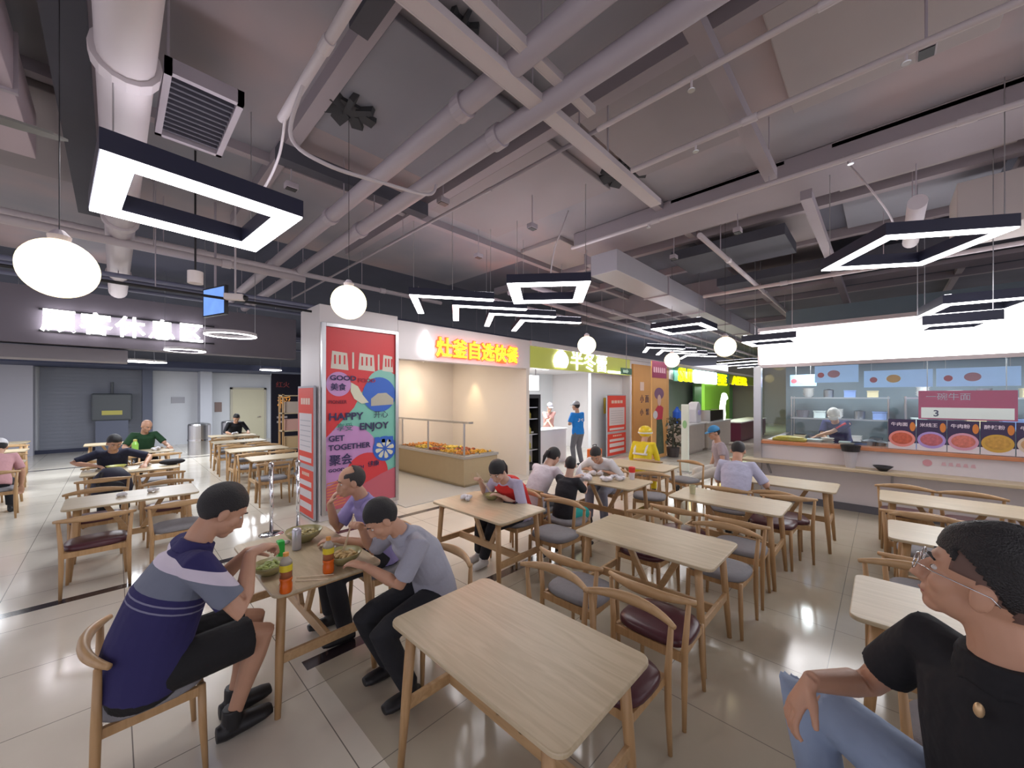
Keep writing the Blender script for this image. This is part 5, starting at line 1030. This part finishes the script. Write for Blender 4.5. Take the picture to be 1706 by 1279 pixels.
for k, (y0, y1, z0, z1, x) in enumerate(((.95, .32, 2.16, 2.48, 9.4), (.25, -.60, 2.06, 2.36, 9.5), (-.64, -1.5, 2.06, 2.36, 9.5), (-1.54, -2.4, 2.06, 2.36, 9.5), (1.45, 1.0, 2.12, 2.36, 10.2))):
    t = thing('menu_board', ['pale blue menu board nearest the cook', 'pale blue menu board with an orange badge', 'pale blue menu board over the price board', 'pale blue menu board at the right frame edge', 'small blue menu board near the corner post'][k], 'menu board', (x, y0, z0), 0, 'hanging blue menu boards')
    MB().box(0, .03, y1-y0, 0, 0, z1-z0).build('board', SKY, t); MB().prism(circ(.09, 20, abs(y1-y0)*.45, (z1-z0)*.5, .07), 0, .004, plane_m(FACE_W, (0, 0, 0))).build('badge', mat(['badge_pink', 'badge_orange'][k % 2], [(.6, .25, .3), (.85, .45, .1)][k % 2], .5), t); MB().prism(circ(.05, 16, abs(y1-y0)*.15, (z1-z0)*.45), 0, .004, plane_m(FACE_W, (0, 0, 0))).build('mark', mat('badge_red', (.6, .1, .12)), t)
    MB().cyl((.015, -.1, z1-z0), (.015, -.1, 2.62-z0), .005, n=6).cyl((.015, y1-y0+.1, z1-z0), (.015, y1-y0+.1, 2.62-z0), .005, n=6).build('hanger', STEEL, t)
def shelf(label, x, y0, y1, zs, dp=.4):
    t = thing('steel_shelf', label, 'shelf', (x, y0, 0))
    for z in zs: MB().box(0, dp, 0, y1-y0, z, z+.03).build('shelf_board', STEEL, t)
    for (a, b_) in ((.02, .02), (dp-.02, .02), (.02, y1-y0-.02), (dp-.02, y1-y0-.02)): MB().cyl((a, b_, 0), (a, b_, max(zs)+.05), .015, n=8).build('upright', STEEL, t)
shelf('steel kitchen shelving behind the noodle cook', 10.6, -.1, 1.5, (.85, 1.4, 1.85)); shelf('steel kitchen shelving behind the price board', 10.6, -2.6, -.3, (.85, 1.3, 1.85))
t = thing('prep_counter', 'steel preparation counter behind the glass screen', 'counter', (8.78, -4.9, 0)); MB().box(0, .5, 0, 6.4, .9, .95).build('worktop', STEEL, t); MB().box(.02, .48, .02, 6.38, 0, .9).build('cabinet', mat('prep_grey', (.3, .3, .32), .5), t)
rr = random.Random(11); kinds = [('pot', (.30, .31, .33), 1), ('bowl_stack', (.7, .68, .66), 0), ('container', (.55, .62, .60), 0), ('tub', (.14, .13, .15), 0), ('box', (.6, .5, .3), 0), ('crate', (.18, .26, .5), 0)]
def kit(k, x, y, z, lab, grp):
    nme, c, me = kinds[k]; s = rr.uniform(.8, 1.15)
    if nme == 'pot': o = MB().lathe([(.10*s, 0), (.105*s, .18*s), (.11*s, .185*s), (.095*s, .19*s), (.02, .215*s)], n=20)
    elif nme == 'bowl_stack':
        o = MB()
        for j in range(5): o.lathe([(.05, j*.035), (.10*s, j*.035+.06), (.095*s, j*.035+.06)], n=20)
    elif nme == 'tub': o = MB().lathe([(.09*s, 0), (.12*s, .16), (.11*s, .16), (.08*s, .02)], n=20)
    elif nme == 'container': o = MB().prism(rrect(.24*s, .2*s, .03), 0, .13*s).prism(rrect(.26*s, .22*s, .03), .13*s, .15*s)
    else: o = MB().box(-.12*s, .12*s, -.1*s, .1*s, 0, .16*s).box(-.13*s, .13*s, -.11*s, .11*s, .14*s, .16*s)
    tag(o.build('kitchen_'+nme, mat('kit_'+nme, c, .35, me)), lab, nme.replace('_', ' '), grp).location = (x, y, z)
n_ = 0; num = ['first', 'second', 'third', 'fourth', 'fifth', 'sixth', 'seventh', 'eighth', 'ninth', 'tenth', 'eleventh']
for (x, z, nmz, ys) in ((10.8, .88, 'lower', (.1, .4, .75, 1.1, 1.35)), (10.8, 1.43, 'middle', (.05, .35, .7, 1.0, 1.3)), (10.8, 1.88, 'top', (.15, .5, .85, 1.2)), (10.8, 1.33, 'middle rear', (-.5, -.85, -1.2, -1.6, -2.0)), (10.8, 1.88, 'top rear', (-.55, -.95, -1.3, -1.8)), (10.8, .88, 'lower rear', (-.5, -.9, -1.4, -1.9))):
    for q, y in enumerate(ys): kit(n_ % 6, x, y, z, num[q]+' '+kinds[n_ % 6][0].replace('_', ' ')+' from one end of the '+nmz+' kitchen shelf', 'kitchenware on the shelves'); n_ += 1
for q, (k, y) in enumerate(((0, 1.35), (4, 1.12), (2, .9), (1, .72), (2, .45), (5, .30), (0, .16), (0, .02))): kit(k, 8.93, y, .95, num[q]+' vessel from the corner post on the steel preparation counter', 'vessels along the preparation counter')
small('yellow_tray', 'tray of yellow food just inside the counter glass by the corner post', 'tray', MB().prism(rrect(.3, .5, .05), 0, .04).ell((0, 0, .05), (.12, .22, .04)), mat('food_yellow', (.72, .55, .08), .5, var=.3, vscale=25), (8.72+.0, 1.25, 1.08))
small('black_bowl', 'small black bowl on the pale eating shelf', 'bowl', MB().lathe([(.045, 0), (.12, .075), (.115, .075), (.03, .015)]), BLACK, (8.28, .0, .745))
t = thing('planter_bin', 'grey bin with dark top standing against the tiled counter front', 'bin', (8.32, .38, .745)); MB().lathe([(.06, 0), (.09, .26)], n=20).build('body', mat('bin_grey', (.45, .43, .45), .4), t); MB().lathe([(.11, .26), (.13, .36), (.10, .34)], n=20).build('top', BLACK, t)
t = thing('wall_mark', 'faint pink round mark with script on the tiled counter front', 'mark', (8.495, -.48, .90)); MB().prism(circ(.05, 24), 0, .003, plane_m(FACE_W, (0, 0, 0))).build('round_mark', mat('pink_mark', (.60, .30, .34), .5), t); b = MB()
for k in range(5): b.prism([(.14+k*.07, -.02), (.19+k*.07, -.025), (.18+k*.07, .03), (.15+k*.07, .025)], 0, .003, plane_m(FACE_W, (0, 0, 0)))
b.build('script_marks', mat('pink_mark2', (.64, .42, .46)), t)
for (y, e) in ((1.0, 25), (-.8, 30), (-2.6, 25)):
    l = bpy.data.lights.new('counter_light', 'AREA'); l.energy = e; l.size = .5; l.color = (.95, .97, 1); o = bpy.data.objects.new('counter_light', l); C.objects.link(o); o.location = (9.9, y, 2.58)
    tag(MB().box(-.3, .3, -.1, .1, 0, .03).build('ceiling_light', glow('panel_em', (.92, .96, 1), 5)), {1.0: 'light panel above the noodle cook', -.8: 'light panel above the price board', -2.6: 'light panel at the right of the noodle kitchen'}[y], 'ceiling light').location = (9.9, y, 2.59)
# ---------------------------------------------------------------- rest area extras
t = thing('wall_clutter', 'dark grey machine with a yellow label against the roller shutter', 'machine', (-.05, 19.4, 1.25-.2)); MB().box(-.5, .5, 0, .4, 0, .95).build('body', mat('machine_dark', (.07, .08, .09), .4), t, bevel=.05); MB().box(-.25, .25, -.01, 0, .2, .35).build('label_strip', mat('label_yellow', (.5, .45, .1)), t); MB().cyl((0, .2, .95), (0, .2, 1.35), .04).build('stem', mat('machine_dark', (.07, .08, .09)), t)
MB().box(-.4, .4, .02, .38, -1.05, 0).build('stand', mat('slate_column', (.12, .135, .19)), t)
for k, (x, y) in enumerate(((1.95, 16.2), (2.95, 17.0))):
    t = thing('steel_bin', ['tall stainless steel bin by the grey wall column', 'tall stainless steel bin beside the diner in black'][k], 'bin', (x, y, 0), 0, 'stainless bins'); MB().lathe([(.30, 0), (.30, .95), (.28, 1.0), (.1, 1.03)], n=28).build('drum', STEEL, t, smooth=False); MB().lathe([(.31, .45), (.31, .5)], n=28).build('band', CHROME, t)
t = thing('wall_switch', 'small grey switch box on the white wall', 'switch box', (1.75, 19.97, 1.75)); MB().box(-.2, .2, 0, .03, -.12, .12).build('cover', mat('switch_grey', (.4, .4, .44)), t)
t = thing('wall_notice', 'small dark notice on the white wall left of the cream door', 'notice', (3.02, 19.97, 1.45)); MB().box(-.12, .12, 0, .03, -.2, .2).build('sheet', mat('notice_brown', (.25, .17, .15)), t); MB().box(.5-.1, .5+.08, 0, .02, -.25, .3).build('paper', mat('paper_pale', (.58, .58, .62)), t)
t = thing('black_signboard', 'tall black signboard with orange characters left of the column', 'signboard', (3.45, 13.9, 0)); MB().box(0, 1.9, 0, .08, 0, 2.62).build('board', mat('board_black', (.012, .013, .03), .4), t)
text('稻', .42, glow('orange_glyph', (.75, .32, .06), .5), FACE_S, (.15, -.01, 1.55), t, ext=.006); text('红火', .2, mat('dull_red', (.4, .08, .08)), FACE_S, (.12, -.01, 2.2), t, ext=.006)
for z in (1.2, 1.05): MB().box(.15, .45, -.01, 0, z, z+.06).build('white_line', mat('paper_white', (.66, .62, .64)), t)
t = thing('wooden_rack', 'light wooden rack with boxes beside the black signboard', 'rack', (2.95, 10.9, 0))
for z in (.1, .55, 1.0, 1.45, 1.9): MB().box(0, .5, 0, .35, z, z+.03).build('shelf', WOODX, t)
for (a, b_) in ((0, 0), (.46, 0), (0, .31), (.46, .31)): MB().box(a, a+.04, b_, b_+.04, 0, 1.95).build('upright', LEGW, t)
for q, (z, c) in enumerate(((.58, (.55, .4, .22)), (1.03, (.6, .35, .3)), (1.48, (.5, .42, .36)))): tag(MB().box(-.18, .18, -.12, .12, 0, .28).box(-.18, .18, -.01, .01, .28, .283).build('cardboard_box', mat('carton_%d' % q, c, .7)), ['lowest', 'middle', 'top'][q]+' carton on the light wooden rack', 'box', 'cartons on the rack').location = (3.2, 11.08, z)
# ---------------------------------------------------------------- table top items
CER = mat('green_ceramic', (.30, .27, .12), .3, var=.15, vscale=14); CERI = mat('pale_ceramic', (.50, .49, .30), .3)
def bowl(label, x, y, r, food=(.45, .38, .16), z=.752):
    t = thing('noodle_bowl', label, 'bowl', (x, y, z), 0, 'olive ceramic bowls'); h = r*.62
    MB().lathe([(r*.45, 0), (r*.5, h*.12), (r*.82, h*.5), (r, h), (r*.97, h*1.02), (r*.78, h*.55), (r*.4, h*.2), (.001, h*.18)], n=36).build('bowl_shell', CER, t, smooth=True)
    b = MB().lathe([(.001, h*.5), (r*.80, h*.62), (.001, h*.66)], n=28); q_ = random.Random(int(x*100))
    for k in range(26):
        a = q_.random()*6.28; d = q_.random()**.5*r*.6; b.ell((d*math.cos(a), d*math.sin(a), h*.68+q_.random()*.012), (.028, .012, .01), Euler((0, q_.uniform(-.4, .4), q_.random()*3)).to_matrix(), 8, 5)
    b.build('noodles', mat('noodle_%d' % int(food[0]*100), food, .45, var=.45, vscale=30), t)
bowl('olive bowl in front of the man in the striped polo', .70, 2.86, .105, (.30, .36, .10)); bowl('widest empty olive bowl at the back of the three men table', 1.05, 3.32, .135, (.42, .36, .16)); bowl('olive bowl of noodles under the chopsticks of the man in grey blue', 1.10, 2.68, .12, (.50, .36, .16))
bowl('olive bowl of the person in the red vest', 2.93, 3.14, .095, (.45, .40, .14))
def tea(label, x, y):
    t = thing('tea_bottle', label, 'bottle', (x, y, .752), 0, 'orange tea bottles')
    MB().lathe([(.030, 0), (.034, .008), (.034, .05), (.030, .062), (.034, .075), (.034, .088)], n=24).build('lower_bottle', mat('tea_orange', (.72, .13, .01), .15, var=.1), t, smooth=True)
    MB().lathe([(.0335, .088), (.033, .128), (.0335, .13)], n=24).build('tea_brown_band', mat('tea_brown', (.36, .12, .05), .15), t, smooth=True)  # darker brown band just below the label
    MB().lathe([(.0345, .128), (.0345, .165)], n=24).build('label_wrap', mat('tea_yellow', (.78, .62, .03), .4), t)
    MB().lathe([(.034, .165), (.030, .185), (.016, .205), (.013, .215)], n=24).build('clear_neck', mat('clear_plastic', (.62, .58, .52), .1, alpha=.55), t, smooth=True)
    MB().lathe([(.0155, .212), (.0155, .232), (.001, .233)], n=20).build('cap', mat('tea_cap', (.75, .35, .08), .4), t)
tea('orange tea bottle with yellow label nearest the front edge of the three men table', .70, 2.52); tea('orange tea bottle with yellow label beside the noodles of the man in grey blue', .97, 2.60)
t = thing('drink_can', 'tall silver white can in the middle of the three men table', 'can', (.95, 3.16, .752)); MB().lathe([(.024, 0), (.031, .006), (.031, .145), (.025, .158)], n=28).build('can_body', mat('can_silver', (.55, .54, .62), .3, .5, var=.1, vscale=30), t, smooth=True); MB().lathe([(.025, .156), (.022, .158), (.001, .157)], n=24).build('can_lid', STEEL, t)
t = thing('green_carton', 'bright green carton held near the hand of the man in the striped polo', 'carton', (.80, 3.0, .752)); MB().box(-.02, .02, -.028, .028, 0, .15).build('carton_body', mat('bright_green', (.02, .50, .06), .35), t, bevel=.004); MB().box(-.022, -.0205, -.02, .02, .05, .11).build('pale_label', mat('label_pale_green', (.35, .75, .35)), t)
def stick(label, a, b, nme='chopstick'): tag(MB().sweep([a, b], [.0042, .0028], n=8).build(nme, mat('bamboo', (.70, .58, .42), .5)), label, 'chopstick', 'chopsticks')
stick('chopstick lying on the front edge of the three men table, left one', (.78, 2.62, .757), (.93, 2.50, .757)); stick('chopstick lying on the front edge of the three men table, right one', (.80, 2.66, .757), (.98, 2.54, .757))
for k, off in enumerate((0, .015)):
    h = P3['W'][1]; stick(['chopstick in the raised hand of the man in grey blue, front one', 'chopstick in the raised hand of the man in grey blue, rear one'][k], h+V((.02-.08, .0, .10+off)), V((1.10+off, 2.70, .82)))
    h = P4['W'][1]; stick(['chopstick in the raised hand of the red vest diner, front one', 'chopstick in the raised hand of the red vest diner, rear one'][k], h+V((-.06, 0, .10+off)), V((2.93+off, 3.16, .82)))
PW = mat('tissue_white', (.74, .73, .76), .8, bump=.6, bscale=30)
def crumple(label, x, y, s=.05, n=7, m=None, z=.75, nme='crumpled_napkin', cat='napkin', grp='crumpled napkins'):
    b = MB(); q_ = random.Random(int(x*77+y*31))
    for k in range(n): b.ell((q_.uniform(-s, s), q_.uniform(-s, s), s*.35+q_.uniform(0, s*.3)), (s*.6, s*.45, s*.32), Euler((q_.random(), q_.random(), q_.random()*3)).to_matrix(), 8, 5)
    o = b.build(nme, m or PW, None, remesh=.008); o.location = (x, y, z); return tag(o, label, cat, grp)
crumple('crumpled white napkin behind the front tea bottle, three men table', 1.13, 3.0, .035); crumple('white napkin heap left of the bowl of the red vest diner', 2.72, 3.32, .06, 9); crumple('small tissue by the green carton', .93, 3.36, .03)
crumple('crumpled napkin on the long rest area table, left one', .05, 6.30, .05); crumple('crumpled napkin on the long rest area table, right one', .32, 6.35, .05)
BAG = mat('white_bag', (.72, .70, .74), .35, bump=.5, bscale=14)
for k, (x, y, s) in enumerate(((4.50, 2.95, .09), (4.62, 2.70, .07), (4.85, 3.0, .08), (4.80, 2.62, .07))): crumple(['tallest white takeaway bag near the child', 'white takeaway bag at the front of that table', 'white takeaway bag before the person bent low', 'pinkish white takeaway bag near the red cup'][k], x, y, s, 8, BAG, .75, 'takeaway_bag', 'bag', 'white takeaway bags')
t = thing('bag_peak', 'upright knotted top of a white plastic bag with a dark emblem near the child', 'bag', (4.42, 2.98, .75)); MB().sweep([(0, 0, 0), (0, 0, .08), (0, .01, .15), (.01, 0, .21)], [.07, .065, .03, .012], n=14).build('bag_body', BAG, t, smooth=True); MB().ell((-.06, -.02, .07), (.008, .03, .03)).build('emblem', INK, t)
t = thing('red_cup', 'tall red and white paper cup on the corner of the takeaway table', 'cup', (4.98, 2.50, .75)); MB().lathe([(.032, 0), (.042, .13)], n=20).build('cup_body', mat('paper_white', (.66, .62, .64)), t); MB().lathe([(.043, .10), (.045, .17), (.03, .175)], n=20).build('cup_top', mat('cup_red', (.7, .04, .03), .4), t)
t = thing('mobile_phone', 'black phone lying in front of the red vest diner', 'phone', (2.98, 2.90, .752), .3); MB().prism(rrect(.075, .15, .01), 0, .008).build('phone_body', BLACK, t); MB().prism(rrect(.068, .14, .008), .008, .0085).build('phone_screen', mat('phone_glass', (.01, .01, .015), .08), t)
t = thing('white_cup', 'pale cup on the table before the pale lilac shirt', 'cup', (4.75, 1.62, .75)); MB().lathe([(.03, 0), (.038, .10), (.034, .10), (.028, .01)], n=20).build('cup_body', CERI, t)
t = thing('backpack', 'dark backpack slumped on the chair in front of the man in navy', 'backpack', (-.02, 7.98, .47)); MB().sweep([(0, 0, 0), (0, 0, .12), (0, .02, .28), (0, .03, .40)], [(.20, .13), (.22, .14), (.19, .12), (.09, .06)], side=(1, 0, 0), n=20).build('bag_body', mat('backpack_navy', (.02, .02, .04), .7), t, smooth=True)
MB().sweep([(-.12, -.10, .05), (-.14, -.15, .2), (-.10, -.08, .36)], [(.02, .006)]*3, n=8).build('strap', BLACK, t); MB().ell((0, -.12, .14), (.13, .05, .09)).build('pocket', mat('backpack_black', (.012, .012, .016), .7), t, smooth=True)
t = thing('dark_pouch', 'dark pouch lying right of the man in navy', 'pouch', (.68, 8.62, .75)); MB().ell((0, 0, .05), (.17, .08, .05)).build('pouch_body', mat('backpack_black', (.012, .012, .016), .7), t, smooth=True); MB().bar((-.12, -.02, .098), (.12, -.02, .098), .006, .004).build('zip', STEEL, t)
t = thing('green_bottle', 'bright green bottle in front of the bald diner', 'bottle', (.30, 11.1, .75)); MB().lathe([(.05, 0), (.055, .16), (.03, .22)], n=20).build('bottle_body', mat('lime_plastic', (.30, .62, .10), .3), t); MB().lathe([(.03, .22), (.03, .26), (.01, .265)], n=16).build('cap', mat('label_yellow', (.5, .45, .1)), t)
crumple('white food bags in front of the bald diner', .62, 11.15, .08, 8, BAG, .75, 'takeaway_bag', 'bag', 'white takeaway bags'); crumple('pale wrapper in front of the man in navy', .35, 8.72, .06, 7, mat('wrapper_pale', (.62, .55, .50)), .75)
crumple('white food bag before the farthest diner in black', 2.5, 13.95, .08, 8, BAG, .75, 'takeaway_bag', 'bag', 'white takeaway bags'); t = thing('yellow_bowl', 'yellow green bowl under the hands of the man in navy', 'bowl', (.02, 8.62, .75)); MB().lathe([(.05, 0), (.12, .07), (.11, .07), (.04, .015)], n=24).build('bowl_shell', mat('bowl_yellow', (.50, .50, .14), .4), t)
# badge on the black polo
cc = P18['chest']-P18['O']+P18['u3']*.15+P18['F']*.128+P18['L']*.035
MB().ell(cc, (.010, .010, .018), None, 12, 8).build('shirt_badge', mat('badge_gold', (.65, .45, .25), .4, .5), P18['t'], smooth=True)
